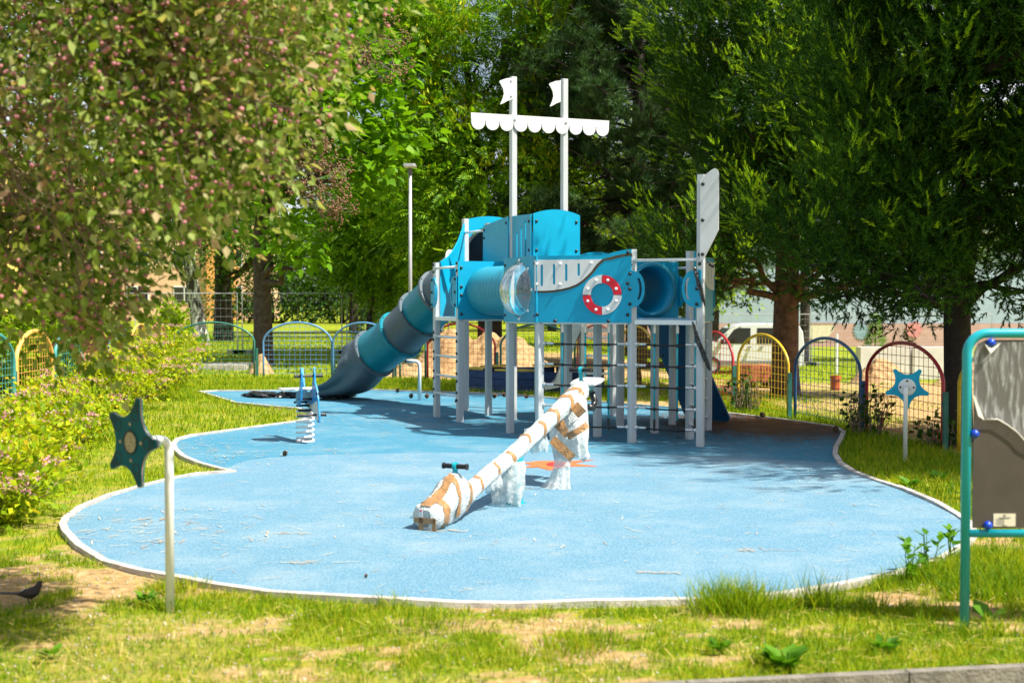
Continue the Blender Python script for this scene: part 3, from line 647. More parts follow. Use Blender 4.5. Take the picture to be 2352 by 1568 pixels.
def sring(s, th, ex=0.0, amp=1.0):
    zc, hw, hh = [np.interp(s, TB[:,0], TB[:,i]) for i in (1,2,3)]
    pw = .62 if s < .3 else .85
    c, q = math.cos(th), math.sin(th); cx = abs(c)**pw*math.copysign(1, c); sz = abs(q)**pw*math.copysign(1, q)
    tap = 1-.36*max(0, -sz)*(s < .3)
    k = 1+amp*(.17*(float(vnoise(s*9+th*1.3, th*2.2+3, 1, 4))-.5)+.12*(float(vnoise(s*30, th*5, 1, 6))-.5)+.05*(float(vnoise(s*70, th*9, 1, 8))-.5))
    p = near+se*s+sr*(cx*(hw*k+ex)*tap); p.z = max(.004, zc+sz*(hh*k+ex)); return p
def sband(ss, ths, ex, closed):
    V = []; F = []; nt_ = len(ths)
    for s in ss:
        for t in ths: V.append(sring(s, t, ex))
    for i in range(len(ss)-1):
        for k in range(nt_ if closed else nt_-1): F.append((i*nt_+k, i*nt_+(k+1)%nt_, (i+1)*nt_+(k+1)%nt_, (i+1)*nt_+k))
    return V, F
th = list(np.linspace(0, 2*PI, 41)[:-1])
b = MB(); b.add(*sband(np.linspace(-.03, SL+.03, 150), th, 0, True)); wr = b.build('bubble_wrap', M['bubble'], saw, smooth=True)
b = MB(); b.tube([near+se*s_+UP*float(np.interp(s_, TB[:,0], TB[:,1])) for s_ in np.linspace(.35, SL-.04, 12)], .04, 12); b.build('beam', M['teal_paint'], saw, smooth=True)
for s, w, t0, t1 in ((.50,.035,0,2*PI),(.72,.03,-.6,1.9),(1.0,.03,-.2,1.5),(1.24,.045,-1.2,1.6),(1.52,.035,.2,2.6),(1.80,.045,-.8,1.6),(2.04,.05,-.9,2.4),(2.30,.055,-1.4,2.9),(2.47,.05,0,2*PI)):
    sk = .016*math.sin(s*40); fu = t1-t0 > 6; tht = th if fu else list(np.linspace(t0, t1, 40))
    b = MB(); V = []; ss = np.linspace(s-w/2, s+w/2, 5)
    for i, q in enumerate(ss):
        for t in tht: V.append(sring(q+sk*2*math.cos(t+s*9), t, .004))
    b.add(V, [(i*40+k, i*40+(k+1)%40, (i+1)*40+(k+1)%40, (i+1)*40+k) for i in range(4) for k in range(40 if fu else 39)]); b.build('tape', M['tape'], wr, smooth=True)
for ss, ths, cl in ((np.linspace(.05,.13,5), th, True), (np.linspace(-.021,.36,22), np.linspace(1.35,1.8,5), False), (np.linspace(-.021,.06,8), np.linspace(PI+.55,PI+.9,4), False), (np.linspace(.27,.33,6), np.linspace(-.6,1.6,12), False), (np.linspace(.2,.42,12), np.linspace(2.2,2.55,4), False)):
    b = MB(); b.add(*sband(ss, list(ths), .0045, cl)); b.build('tape', M['tape'], wr, smooth=True)
b = MB()     # front of the seat bundle: tape across and a paper label
f0 = near-se*.031
b.box(f0+UP*.085-se*.004, (.004, .17, .035), (se, sr, UP)); b.box(f0+UP*.06-sr*.03-se*.004, (.004, .035, .10), (se, sr, UP)); b.box(f0+UP*.06+sr*.075-se*.004, (.004, .03, .09), (se, sr, UP)); b.build('tape', M['tape'], wr)
b = MB(); b.box(f0+UP*.135-sr*.03-se*.005, (.003, .03, .055), (se, sr, UP)); lb = b.build('paper_label', M['white_panel'], wr)
b = MB(); b.box(f0+UP*.152-sr*.03-se*.0075, (.002, .02, .007), (se, sr, UP)); b.build('red_mark', M['red_panel'], lb)
b = MB(); b.box(piv+UP*.2, (.10, .13, .40), (sr, se, UP), .012); b.box(piv+UP*.01, (.13, .16, .02), (sr, se, UP)); b.build('pivot_post', M['teal_paint'], saw)
def handle(c, stem, nm='handle_bar'):
    b = MB(); b.tube([c-sr*.098, c-sr*.012], .0155, 12); b.tube([c+sr*.012, c+sr*.098], .0155, 12)
    for sg in (-1, 1):
        for k in range(7): b.tube([c+sr*sg*(.022+k*.010), c+sr*sg*(.027+k*.010)], .0185, 12)
        b.tube([c+sr*sg*.092, c+sr*sg*.100], .024, 14)
    o = b.build('handle_grip', M['black'], saw, smooth=False); smooth_by_angle(o)
    b = MB(); b.tube(stem, [.018]*(len(stem)-1)+[.02], 10); b.tube([c-sr*.012, c+sr*.012], .03, 16); q = b.build('handle_stem', M['teal_paint'], saw); smooth_by_angle(q)
h1 = near+se*.40+UP*.415; handle(h1, [near+se*.40+UP*.30, h1])
h2 = near+se*(SL+.0)+UP*1.005; handle(h2, [near+se*(SL-.01)+UP*.80, near+se*(SL+.01)+UP*.92, h2])
b = MB(); cc = near+se*(SL+.15)+UP*.905; tilt = (se+UP*.18).normalized(); tn = tilt.cross(-sr).normalized()
ol = [(-.115,-.12),(-.06,-.135),(.06,-.135),(.115,-.12),(.135,.0),(.12,.10),(.06,.125),(-.06,.125),(-.12,.10),(-.135,0)]
b.prism(ol, cc, sr, tilt, .014); b.build('seat', M['white_panel'], saw)
b = MB(); b.box(near+se*(SL+.14)+UP*.845, (.05, .2, .07), (sr, tilt, tilt.cross(sr).normalized()*-1), .008); b.build('seat_bracket', M['teal_paint'], saw)
b = MB()
for k in range(10): 
    a = PI*k/9; 
b.tube([near+se*(SL+.17)+UP*.80+sr*.03, near+se*(SL+.20)+UP*.72+sr*.05, near+se*(SL+.14)+UP*.66+sr*.05, near+se*(SL+.07)+UP*.68+sr*.04], .03, 10); b.build('rubber_buffer', M['black'], saw, smooth=True)
def drape(name, rows, n=46, m='bubble_thin', seed=0, gap=0.0):
    """rows: (z, cx, cy, hw, hd): a hanging folded tube of film"""
    rng = np.random.default_rng(seed); V = []; F = []
    ph = rng.random(5)*6
    for i, (z, cx, cy_, hw, hd) in enumerate(rows):
        t = i/(len(rows)-1)
        for k in range(n):
            a = 2*PI*k/n; w = 1+.16*t*math.sin(a*5+ph[0]+t*2)+.10*t*math.sin(a*9+ph[1]-t*3)+.05*math.sin(a*13+ph[2]+t*9)
            jz = (.06*vnoise(a*3, 2, 1, seed)+.05*vnoise(a*9, 5, 1, seed)-.055)*(1 if i == len(rows)-1 else .3*t)
            p = Vector((cx, cy_, 0))+sr*(math.cos(a)*hw*w)+se*(math.sin(a)*hd*w); V.append((p.x, p.y, max(.003, z+float(jz))))
    for i in range(len(rows)-1):
        for k in range(n): F.append((i*n+k, i*n+(k+1)%n, (i+1)*n+(k+1)%n, (i+1)*n+k))
    b = MB(); b.add(V, F); return b.build(name, M[m], saw, smooth=True)
def xy(px, d): q = D(px, 784, d); return q.x, q.y
drape('hanging_wrap', [(.36,*xy(1182,10.2),.075,.09),(.31,*xy(1178,10.2),.10,.10),(.25,*xy(1172,10.18),.115,.10),(.18,*xy(1168,10.16),.125,.10),(.11,*xy(1166,10.15),.12,.09),(.05,*xy(1165,10.14),.11,.08)], seed=3)
drape('hanging_wrap', [(.80,*xy(1322,11.3),.08,.09),(.72,*xy(1318,11.3),.11,.12),(.63,*xy(1312,11.25),.14,.12),(.54,*xy(1308,11.22),.155,.11),(.45,*xy(1304,11.2),.165,.11),(.36,*xy(1306,11.2),.16,.10),(.27,*xy(1310,11.2),.15,.08)], seed=5, m='bubble')
drape('hanging_wrap', [(.34,*xy(1298,11.18),.09,.06),(.26,*xy(1294,11.16),.075,.05),(.18,*xy(1291,11.14),.075,.05),(.10,*xy(1287,11.12),.09,.05),(.03,*xy(1280,11.1),.115,.06),(.006,*xy(1277,11.1),.125,.08)], seed=8)
drape('hanging_wrap', [(.33,*xy(1128,9.95),.06,.10),(.28,*xy(1126,9.95),.075,.10),(.23,*xy(1128,9.93),.075,.09),(.18,*xy(1132,9.93),.06,.07)], seed=9)
drape('hanging_wrap', [(.56,*xy(1228,10.75),.06,.14),(.50,*xy(1230,10.75),.075,.14),(.44,*xy(1234,10.75),.075,.12),(.38,*xy(1238,10.75),.055,.09)], seed=19)
for a_, b_, w in (((1268,962,11.02),(1303,1001,11.0),.055),((1303,1003,11.0),(1350,975,11.02),.055),((1283,952,11.0),(1305,1000,10.98),.04),((1268,1008,10.97),(1316,1052,10.95),.075),((1318,930,11.1),(1338,952,11.1),.09)):
    p = D(*a_); q = D(*b_); d = (q-p); Ln = d.length; d /= Ln; fw = Vector((0,-1,0)); s_ = d.cross(fw).normalized(); b = MB(); V = []; N = 12
    for i in range(N+1):
        t = i/N; c = p+d*(Ln*t)+fw*(.03*math.sin(PI*t)+.004*math.sin(t*23)); V += [c-s_*w/2, c+s_*w/2+fw*.006*math.sin(t*17)]
    b.add(V, [(2*i, 2*i+1, 2*i+3, 2*i+2) for i in range(N)]); b.build('tape', M['tape'], saw, smooth=True)
# ---------------------------------------------------------------- starfish talking posts
M['star_teal'] = mat('star_teal', (.0,.105,.15), .55, var=.04, spec=.15); M['star_core'] = mat('star_core', (.40,.26,.19), .7, var=.2, nscale=40)
M['dark_line'] = mat('dark_line', (.008,.03,.04), .6); M['white_pole'] = mat('white_pole', (.74,.75,.76), .3, var=.04, spec=.5)
def speaker_mat():
    m, t, b = nt('speaker'); L = t.links.new; geo = t.nodes.new('ShaderNodeNewGeometry'); v = t.nodes.new('ShaderNodeTexVoronoi'); v.inputs['Scale'].default_value = 110; L(geo.outputs['Position'], v.inputs['Vector'])
    r = t.nodes.new('ShaderNodeValToRGB'); r.color_ramp.elements[0].position = .25; r.color_ramp.elements[0].color = (.06,.045,.03,1); r.color_ramp.elements[1].position = .42; r.color_ramp.elements[1].color = (.42,.35,.24,1)
    L(v.outputs['Distance'], r.inputs['Fac']); L(r.outputs['Color'], b.inputs['Base Color']); b.inputs['Roughness'].default_value = .5; return m
M['speaker'] = speaker_mat()
def star_outline(Ro, ri, rot, tip=.021):
    out = []
    for k in range(5):
        a = rot+k*2*PI/5; c = Vector((math.cos(a), math.sin(a)))*(Ro-tip)
        for t in np.linspace(-1.15, 1.15, 7): out.append((c.x+tip*math.cos(a+t), c.y+tip*math.sin(a+t)))
        a2 = a+2*PI/5; t1 = Vector(out[-1]); c2 = Vector((math.cos(a2), math.sin(a2)))*(Ro-tip); t2 = Vector((c2.x+tip*math.cos(a2-1.15), c2.y+tip*math.sin(a2-1.15)))
        v = Vector((math.cos(a+PI/5), math.sin(a+PI/5)))*ri
        for t in np.linspace(0, 1, 11)[1:-1]: q = t1*(1-t)**2+v*2*t*(1-t)+t2*t*t; out.append((q.x, q.y))
    return out
def star_post(base, c, nrm, rot, label, Ro, polar, zbend, r=.023, back=False):
    o = thing('talking_post', label, 'play post', base, 'starfish talking posts')
    n = Vector(nrm).normalized(); U = UP.cross(n).normalized(); Wv = n.cross(U)
    ol = star_outline(Ro, Ro*.34, rot)
    b = MB(); b.prism(ol, c+n*.010, U, Wv, .006); f = b.build('star_face', M['star_teal' if not back else 'blue'], o)
    b = MB(); b.prism([(x*1.004, y*1.004) for x, y in ol], c+n*.0039, U, Wv, .0078); b.build('star_core', M['star_core'], o)
    b = MB(); b.prism(ol, c-n*.004, U, Wv, .006); bk = b.build('star_face', M['blue'], o)
    for k in range(5):
        a = rot+k*2*PI/5
        for d, q in ((.62,.034),(.76,.024),(.87,.015)):
            p = (math.cos(a)*d*Ro, math.sin(a)*d*Ro); rr = q*Ro/.23
            b = MB(); b.prism(circ(p, rr, 20), c+n*.0115, U, Wv, .002, [circ(p, rr*.78, 20)]); b.build('ring_mark', M['dark_line'], f)
    b = MB(); b.prism(circ((0,0), .062, 28), c+n*.014, U, Wv, .006, [circ((0,0), .052, 28)]); b.build('speaker_rim', M['dark_line'], f)
    b = MB(); b.prism(circ((0,0), .052, 28), c+n*.012, U, Wv, .004); b.build('speaker_disc', M['speaker'], f)
    for k in range(4):
        a = rot+k*PI/2; b = MB(); b.lathe([(0,.006),(.008,.004),(.010,0)], c+n*.010+U*(.092*math.cos(a))+Wv*(.092*math.sin(a)), n, 10); b.build('bolt', M['speaker'], f)
    b = MB(); b.lathe([(0,.012),(.075,.012),(.086,.004),(.086,0)], c-n*.010, -n, 32); fl = b.build('flange', M['white_pole'], o, smooth=False)
    for k in range(4):
        a = k*PI/2; b = MB(); b.lathe([(0,.012),(.008,.008),(.011,0)], c-n*.022+U*(.066*math.cos(a))+Wv*(.066*math.sin(a)), -n, 10); b.build('bolt', M['black'], fl)
    b = MB(); b.tube(polar, [r]*len(polar), 18); b.tube([c-n*.02, c-n*.07], [r*1.35, r*1.02], 18); b.build('pole', M['white_pole'], o, smooth=True)
    return o
def bend_path(base, top, c, n, rad, k=8):
    """vertical pole, quarter bend, arm to c"""
    arm = (c-n*.03); ax = arm-Vector((base.x, base.y, arm.z)); ax.z = 0; h = ax.length; d = ax/h
    pts = [Vector((base.x, base.y, -.05)), Vector((base.x, base.y, arm.z-rad))]
    for i in range(1, k+1):
        a = PI/2*i/k; pts.append(Vector((base.x, base.y, arm.z-rad))+d*(rad*(1-math.cos(a)))+UP*(rad*math.sin(a)))
    pts.append(arm); return pts
n = Vector((-.66,-.75,0)).normalized(); bs = G(391, 1403); c = Vector((bs.x, bs.y, 0))+n*.215; c.z = .895
star_post(bs, c, n, 0.02, 'near starfish talking post with its dark teal face turned to the left', .234, bend_path(bs, None, c, n, .06), .9)
bs = G(2079, 1060); n = Vector((.12,1,0)).normalized(); c = Vector((bs.x, bs.y, 0))+n*.2+Vector((.05,0,0)); c.z = .735
n = (c-Vector((bs.x, bs.y, c.z))).normalized()
star_post(bs, c, n, -PI/2, 'starfish talking post in the shaded lawn showing its blue back', .222, bend_path(bs, None, c, n, .06), .75, r=.021, back=True)
# bent pipe by the slide, facing away
bs = G(963.8, 920.5); bp_ = thing('talking_pipe', 'short bent grey pipe with a black cap under the tube slide', 'play post', bs)
b = MB(); c = Vector((bs.x-.24, bs.y, .645)); pth = bend_path(bs, None, c, Vector((-1,0,0)), .08); b.tube(pth, .029, 14); b.build('pole', M['bar'], bp_, smooth=True)
b = MB(); b.tube([pth[-1], pth[-1]-Vector((.025,0,0))], .032, 14); b.build('end_cap', M['black'], bp_, smooth=False)
# ---------------------------------------------------------------- dolphin spring rider
bs = G(701, 1015); dol = thing('dolphin_rider', 'blue and white dolphin spring rider on a white coil spring', 'spring rider', bs)
b = MB(); N = 5.6; b.tube([Vector((bs.x+.095*math.cos(t), bs.y+.095*math.sin(t), .02+.34*t/(2*PI*N))) for t in np.linspace(0, 2*PI*N, 150)], .0125, 8)
b.tube([Vector((bs.x+.097*math.cos(t), bs.y+.097*math.sin(t), .014)) for t in np.linspace(0, 2*PI, 40)[:-1]], .0125, 8, closed=True); b.build('spring', M['white_cap'], dol, smooth=True)
b = MB(); b.lathe([(.0,.375),(.085,.375),(.09,.365),(.09,.355),(0,.355)], bs, UP, 28); b.lathe([(0,.008),(.11,.008),(.11,0)], bs, UP, 28); b.build('spring_plate', M['black'], dol)
df = Vector((.42,-1,0)).normalized(); dx = Vector((-df.y, df.x, 0)) # towards camera; dx = viewer's right
prof = [(.40,.255),(.435,.27),(.43,.33),(.40,.42),(.375,.52),(.33,.61),(.27,.67),(.225,.70),(.215,.80),(.19,.865),(.16,.85),(.15,.76),(.13,.66),(.08,.60),(-.05,.56),(-.2,.57),(-.27,.62),(-.32,.74),(-.36,.83),(-.395,.80),(-.39,.70),(-.42,.60),(-.5,.56),(-.49,.53),(-.38,.50),(-.3,.45),(-.15,.395),(.0,.38),(.12,.36),(.24,.30),(.34,.26)]
bel = [(.405,.28),(.40,.36),(.37,.46),(.33,.50),(.25,.47),(.12,.44),(-.05,.44),(-.12,.42),(.0,.395),(.12,.375),(.24,.315),(.33,.275)]
M['dolphin'] = mat('dolphin_blue', (.01,.25,.58), .4, var=.04)
short = [(.22,.70),(.215,.80),(.19,.865),(.16,.85),(.15,.76),(.13,.66),(.08,.60),(-.05,.56),(-.07,.46),(.06,.42),(.18,.50)]
for sg, sx in ((1, .062), (-1, -.085)):
    O = bs+dx*sx; b = MB(); ol = prof if sg > 0 else short
    U_ = df; b.prism(ol if U_.cross(UP).dot(dx*sg) > 0 else ol, O+dx*.008, df, UP, -.016 if df.cross(UP).dot(dx) < 0 else .016); po = b.build('side_panel', M['dolphin'], dol)
    b = MB(); b.prism(ol, O+dx*.0015, df, UP, -.003 if df.cross(UP).dot(dx) < 0 else .003)
    for s2 in ((1, -1) if sg > 0 else ()):
        b = MB(); b.prism(bel, O+dx*(s2*.0095+.0015), df, UP, -.003 if df.cross(UP).dot(dx) < 0 else .003); b.build('belly_inlay', M['white_panel'], po)
        b = MB(); b.lathe([(0,.016),(.014,.012),(.02,0)], O+dx*(s2*.008)+df*.345+UP*.575, dx*s2, 12); b.build('eye', M['black'], po, smooth=True)
b = MB(); b.prism([(-.2,-.16),(.2,-.16),(.2,.08),(.12,.14),(-.12,.14),(-.2,.08)], bs+UP*.60-dx*.06-df*.06, dx, df, .014); b.build('seat', M['white_panel'], dol)
for z, l in ((.765,.18),(.335,.32)):
    b = MB(); c = bs+df*l+UP*z; b.tube([c-dx*.16, c+dx*.155], .014, 12)
    for sx in list(np.linspace(-.14,-.105,4))+list(np.linspace(.075,.13,6)): b.tube([c+dx*sx, c+dx*(sx+.006)], .018, 12)
    b.tube([c+dx*.150, c+dx*.160], .022, 12); b.tube([c-dx*.165, c-dx*.155], .022, 12); o = b.build('hand_bar' if z > .5 else 'foot_bar', M['black'], dol); smooth_by_angle(o)
b = MB()
for l, z in ((.0,.42),(.1,.5),(-.12,.45)): b.tube([bs+dx*-.1+df*l+UP*z, bs+dx*.085+df*l+UP*z], .013, 10)
b.build('cross_bolt', M['black'], dol, smooth=True)
# ---------------------------------------------------------------- drawing board
bs = G(2215, 1440); BX = bs.x; BY = bs.y; BW = 1.06
brd = thing('play_board', 'grey board in a teal tube frame with its clear film peeling off', 'play board', (BX+BW/2, BY, 0))
b = MB(); rt = .023; zt = 1.447; rb = .10
pth = [Vector((BX, BY, -.05)), Vector((BX, BY, zt-rb))]+[Vector((BX+rb-rb*math.cos(a), BY, zt-rb+rb*math.sin(a))) for a in np.linspace(.15, PI/2, 8)]+[Vector((BX+BW-rb+rb*math.sin(a), BY, zt-rb+rb*math.cos(a))) for a in np.linspace(0, PI/2-.15, 8)]+[Vector((BX+BW, BY, zt-rb)), Vector((BX+BW, BY, -.05))]
b.tube(pth, rt, 20); b.tube([Vector((BX, BY, .465)), Vector((BX+BW, BY, .465))], .020, 16); b.build('tube_frame', M['teal_paint'], brd, smooth=True)
M['board'] = mat('board_grey', (.075,.062,.053), .42, var=.15, nscale=5, spec=.35)
b = MB(); X0, X1, Z0, Z1 = BX+.034, BX+BW-.034, .492, 1.415; cc = .06
b.prism([(X0, Z0), (X1, Z0), (X1, Z1-cc), (X1-cc*.3, Z1-cc*.3), (X1-cc, Z1), (X0+cc, Z1), (X0+cc*.3, Z1-cc*.3), (X0, Z1-cc)], (0, BY-.006, 0), (1,0,0), UP, .010); bp_ = b.build('board_panel', M['board'], brd)
M['ball'] = mat('blue_cap', (.003,.05,.50), .3, var=.03)
for px, py in ((2276,787),(2239,996),(2269,1206)):
    q = D(px, py, BY-.02); b = MB(); b.ball(q, .0215, 18, 12); b.build('cap', M['ball'], bp_, smooth=True)
    q2 = Vector((2*BX+BW-q.x, q.y, q.z)); b = MB(); b.ball(q2, .0215, 18, 12); b.build('cap', M['ball'], bp_, smooth=True)
def film_mat():
    m, t, b = nt('peeling_film'); L = t.links.new; geo = t.nodes.new('ShaderNodeNewGeometry'); mp = t.nodes.new('ShaderNodeMapping'); mp.inputs['Scale'].default_value = (52, 10, 9); mp.inputs['Rotation'].default_value = (0, .2, 0)
    n = t.nodes.new('ShaderNodeTexNoise'); n.inputs['Scale'].default_value = 1; n.inputs['Detail'].default_value = 3; n.inputs['Distortion'].default_value = .4; L(geo.outputs['Position'], mp.inputs['Vector']); L(mp.outputs[0], n.inputs['Vector'])
    r = t.nodes.new('ShaderNodeValToRGB'); r.color_ramp.elements[0].position = .50; r.color_ramp.elements[1].position = .74; r.color_ramp.elements[0].color = (.12,.12,.12,1); r.color_ramp.elements[1].color = (.62,.62,.62,1); L(n.outputs['Fac'], r.inputs['Fac'])
    b.inputs['Base Color'].default_value = (.62,.64,.66,1); b.inputs['Roughness'].default_value = .25
    tp = t.nodes.new('ShaderNodeBsdfTransparent'); ms = t.nodes.new('ShaderNodeMixShader'); L(r.outputs['Color'], ms.inputs[0]); L(tp.outputs[0], ms.inputs[1]); L(b.outputs[0], ms.inputs[2])
    bp = t.nodes.new('ShaderNodeBump'); bp.inputs['Strength'].default_value = .5; bp.inputs['Distance'].default_value = .01; L(n.outputs['Fac'], bp.inputs['Height']); L(bp.outputs['Normal'], b.inputs['Normal'])
    L(ms.outputs[0], t.nodes['Material Output'].inputs['Surface']); return m
M['film'] = film_mat(); M['film_edge'] = mat('film_edge', (.70,.68,.60), .35, var=.1)
lowpx = [(2234,905),(2248,935),(2262,962),(2290,962),(2312,975),(2335,992),(2352,1012),(2385,1030),(2430,1035),(2480,1020),(2540,1000),(2600,990),(2665,995)]
low = [D(px, py, BY-.012) for px, py in lowpx]; b = MB(); V = []; F = []; nr = 10
for i, q in enumerate(low):
    for k in range(nr+1):
        t = k/nr; z = q.z+(Z1-.01-q.z)*t; V.append((min(q.x, X1-.004), BY-.0125-.004*(1-t)**2*abs(math.sin(i*2.1))-.010*(t < .05), z-.02*(t > .99)*0))
for i in range(len(low)-1):
    for k in range(nr): a = i*(nr+1)+k; F.append((a, a+nr+1, a+nr+2, a+1))
b.add(V, F); fm = b.build('clear_film', M['film'], brd, smooth=True)
b = MB(); b.tube([Vector((min(q.x, X1-.01), BY-.024, q.z)) for q in low[2:]], .0028, 6); b.build('film_edge', M['film_edge'], fm, smooth=True)
b = MB(); q0, q1, q2_ = D(2234,905,BY-.02), D(2262,965,BY-.045), D(2247,955,BY-.04); b.add([q0, q2_, q1, q0+Vector((.012,-.004,-.01))], [(0,1,2),(0,2,3)]); b.build('film_flap', M['film_edge'], fm)
b = MB(); q0, q1, q2_, q3 = D(2262,790,BY-.03), D(2278,800,BY-.035), D(2300,786,BY-.03), D(2276,812,BY-.04); b.add([q0, q3, q1, q2_], [(0,1,2),(2,1,3)]); b.build('film_flap', M['film_edge'], fm)
q = D(2307,1193.5,BY-.0075); b = MB(); b.box(q, (.108, .003, .062)); st = b.build('sticker', mat('sticker', (.66,.60,.48), .5, var=.02), bp_)
M['ink'] = mat('ink', (.12,.12,.13), .6); b = MB()
for k in range(4): b.box(q+Vector((-.022+.003*(k % 2), -.0022, .003-.008*k)), (.044-.006*(k % 2), .001, .0016))
for k in range(2): b.box(q+Vector((0, -.0022, .0125-.004*k)), (.06-.01*k, .001, .0014))
b.box(q+Vector((0, -.0022, -.0265)), (.022, .001, .0014))
for a in (-.9,-.45,0,.45,.9):
    dd = Vector((math.sin(a), 0, math.cos(a))); b.box(q+Vector((0,-.0022,.0175))+dd*.005, (.0022, .001, .008), (Vector((dd.z,0,-dd.x)), Vector((0,1,0)), dd))
b.build('print', M['ink'], st)
# ---------------------------------------------------------------- blackbird
q = G(70, 1388); bd = thing('blackbird', 'dark brown blackbird pecking in the grass at the lower left', 'bird', q); s_ = .68
M['feather'] = mat('feathers', (.030,.022,.018), .7, var=.4, nscale=60)
pb = [(-.135,.088,.004),(-.10,.085,.012),(-.06,.083,.022),(-.03,.084,.036),(.0,.090,.045),(.03,.105,.044),(.05,.125,.034),(.062,.145,.024),(.070,.160,.025),(.078,.172,.023),(.088,.176,.015),(.097,.174,.007)]
b = MB(); b.tube([q+Vector((x*s_, 0, z*s_)) for x, z, r in pb], [r*s_ for x, z, r in pb], 14); body = b.build('body', M['feather'], bd, smooth=True)
b = MB(); b.prism([(-.16,-.018),(-.05,-.02),(-.05,.02),(-.16,.018)], q+UP*.078*s_+Vector((0,0,.006)), (1,0,-.05), (0,1,0), .006); b.build('tail', M['feather'], bd)
for sg in (-1, 1):
    b = MB(); b.ball(q+Vector((-.015*s_, sg*.036*s_, .095*s_)), .05*s_, 12, 8, (1.25,.25,.55)); b.build('wing', M['feather'], bd, smooth=True)
    b = MB(); b.tube([q+Vector((.005, sg*.018, .06)), q+Vector((-.004, sg*.02, .03)), q+Vector((.008, sg*.02, .004)), q+Vector((.03, sg*.022, .003))], .0035, 6); b.build('leg', M['bark_dark'], bd)
b = MB(); b.tube([q+Vector((.094*s_, 0, .174*s_)), q+Vector((.125*s_, 0, .170*s_))], [.007*s_, .001], 8); b.build('beak', mat('beak', (.45,.22,.03), .5), bd)
# ---------------------------------------------------------------- pine cones
M['cone'] = mat('pine_cone', (.12,.07,.035), .85, var=.5, nscale=50)
def cone_mesh(q):
    b = MB(); H = .062
    b.lathe([(.001,.0),(.014,.006),(.017,.022),(.013,.042),(.003,H)], q, UP, 8)
    for i in range(9):
        h = .004+.0062*i; r = .030*math.sin(PI*(.18+.70*i/9))**.8
        for k in range(8):
            a = 2*PI*(k+.5*(i % 2))/8; d = Vector((math.cos(a), math.sin(a), 0)); t = Vector((-d.y, d.x, 0)); p = q+UP*h
            b.add([p+d*r*.3, p+d*r*.85+t*.0065+UP*.004, p+d*r*1.05+UP*.010, p+d*r*.85-t*.0065+UP*.004], [(0,1,2,3),(3,2,1,0)])
    return b
cones = [((653,1048),'pine cone standing on the pad below the dolphin rider'),((912,905),'dark pine cone on the pad left of the bent pipe'),((944,918),'pine cone lying nearest the bent pipe on its left'),((980,917),'pale pine cone just right of the bent pipe'),
 ((1133,917),'pine cone on the pad behind the ladder tower posts'),((1159,915),'pine cone beside the post under the corrugated tube'),((1211,917),'pine cone alone on the pad before the sandbox'),((1397,931),'pine cone seen through the net beside the rear posts'),
 ((1047,929),'pine cone between the two ladder posts'),((1754,961),'pine cone on the brown needles before the yellow fence panel'),((1922,996),'pine cone at the shaded corner of the kerb'),((840,1328),'small pine cone lying in the front of the light blue circle')]
c0_ = None
for (px, py), lab in cones:
    g_ = G(px, py, .012)
    if c0_ is None: c0_ = cone_mesh(g_).build('pine_cone', M['cone'], None, base=g_); o = c0_
    else: o = c0_.copy(); COL.objects.link(o); o.location = g_
    tag(o, lab, 'pine cone', 'pine cones on the blue pad'); o.rotation_euler = (random.uniform(-.3,.3), random.uniform(-.3,.3), random.uniform(0,6)) if c0_ is o else (random.uniform(.2,1.2), random.uniform(-.3,.3), random.uniform(0,6))
    sc_ = (1.3 if py < 1040 else 1.0) if py < 1300 else .35
    o.scale = (sc_, sc_, sc_); 
    if o is not c0_: o.location.z += .018*sc_
# ---------------------------------------------------------------- black plastic film
def crumple(name, path, w, label, seed, lift=.0, n=60, m=14):
    rng = np.random.default_rng(seed); b = MB(); V = []; F = []; path = [Vector(p) for p in path]
    cum = [0]
    for i in range(len(path)-1): cum.append(cum[-1]+(path[i+1]-path[i]).length)
    for i in range(n+1):
        s = cum[-1]*i/n; c = Vector([np.interp(s, cum, [p[k] for p in path]) for k in range(3)])
        j = max(0, min(len(path)-2, int(np.searchsorted(cum, s)-1))); t = (path[j+1]-path[j]).normalized(); a = t.cross(UP) if abs(t.z) < .9 else t.cross(Vector((0,1,0))); a.normalize(); c2 = t.cross(a)
        ww = w*(.6+.6*float(vnoise(i*.16, seed, 1, 2)))*(1-.7*abs(2*i/n-1)**6)
        for k in range(m):
            th_ = 2*PI*k/m; r = ww*(.30+1.25*float(vnoise(th_*2.6+7, i*(.13 if lift else .5), 1, seed)))
            p = c+a*math.cos(th_)*r+c2*math.sin(th_)*r*.6; V.append((p.x, p.y, max(p.z, .018) if lift == 0 else p.z))
    for i in range(n):
        for k in range(m): F.append((i*m+k, i*m+(k+1)%m, (i+1)*m+(k+1)%m, (i+1)*m+k))
    b.add(V, F); o = b.build(name, M['glossy_black'], None, base=path[0]); return tag(o, label, 'plastic film')
crumple('black_plastic', [G(556,906,.04), G(600,908,.05), G(650,908,.05), G(700,908,.06), G(760,909,.07), G(818,908,.04)], .10, 'long heap of black plastic film on the pad under the slide exit', 3)
p10 = P[10]; f_ = Vector((0,-.055,0))
crumple('black_plastic', [D(1594,612,14.26), D(1602,640,14.25), D(1610,668,14.27), D(1619,704,14.29)], .021, 'upper strip of black film tied round the prow post', 5, 1)
crumple('black_plastic', [D(1590,738,14.25), D(1598,765,14.25), D(1606,790,14.26), D(1618,820,14.28), D(1631,851,14.30)], .024, 'lower strip of black film hanging from the prow post', 6, 1)
crumple('black_plastic', [D(1624,603,14.45), D(1632,609,14.46), D(1639,614,14.47)], .035, 'small knot of black film behind the prow board', 7, 1, n=14)
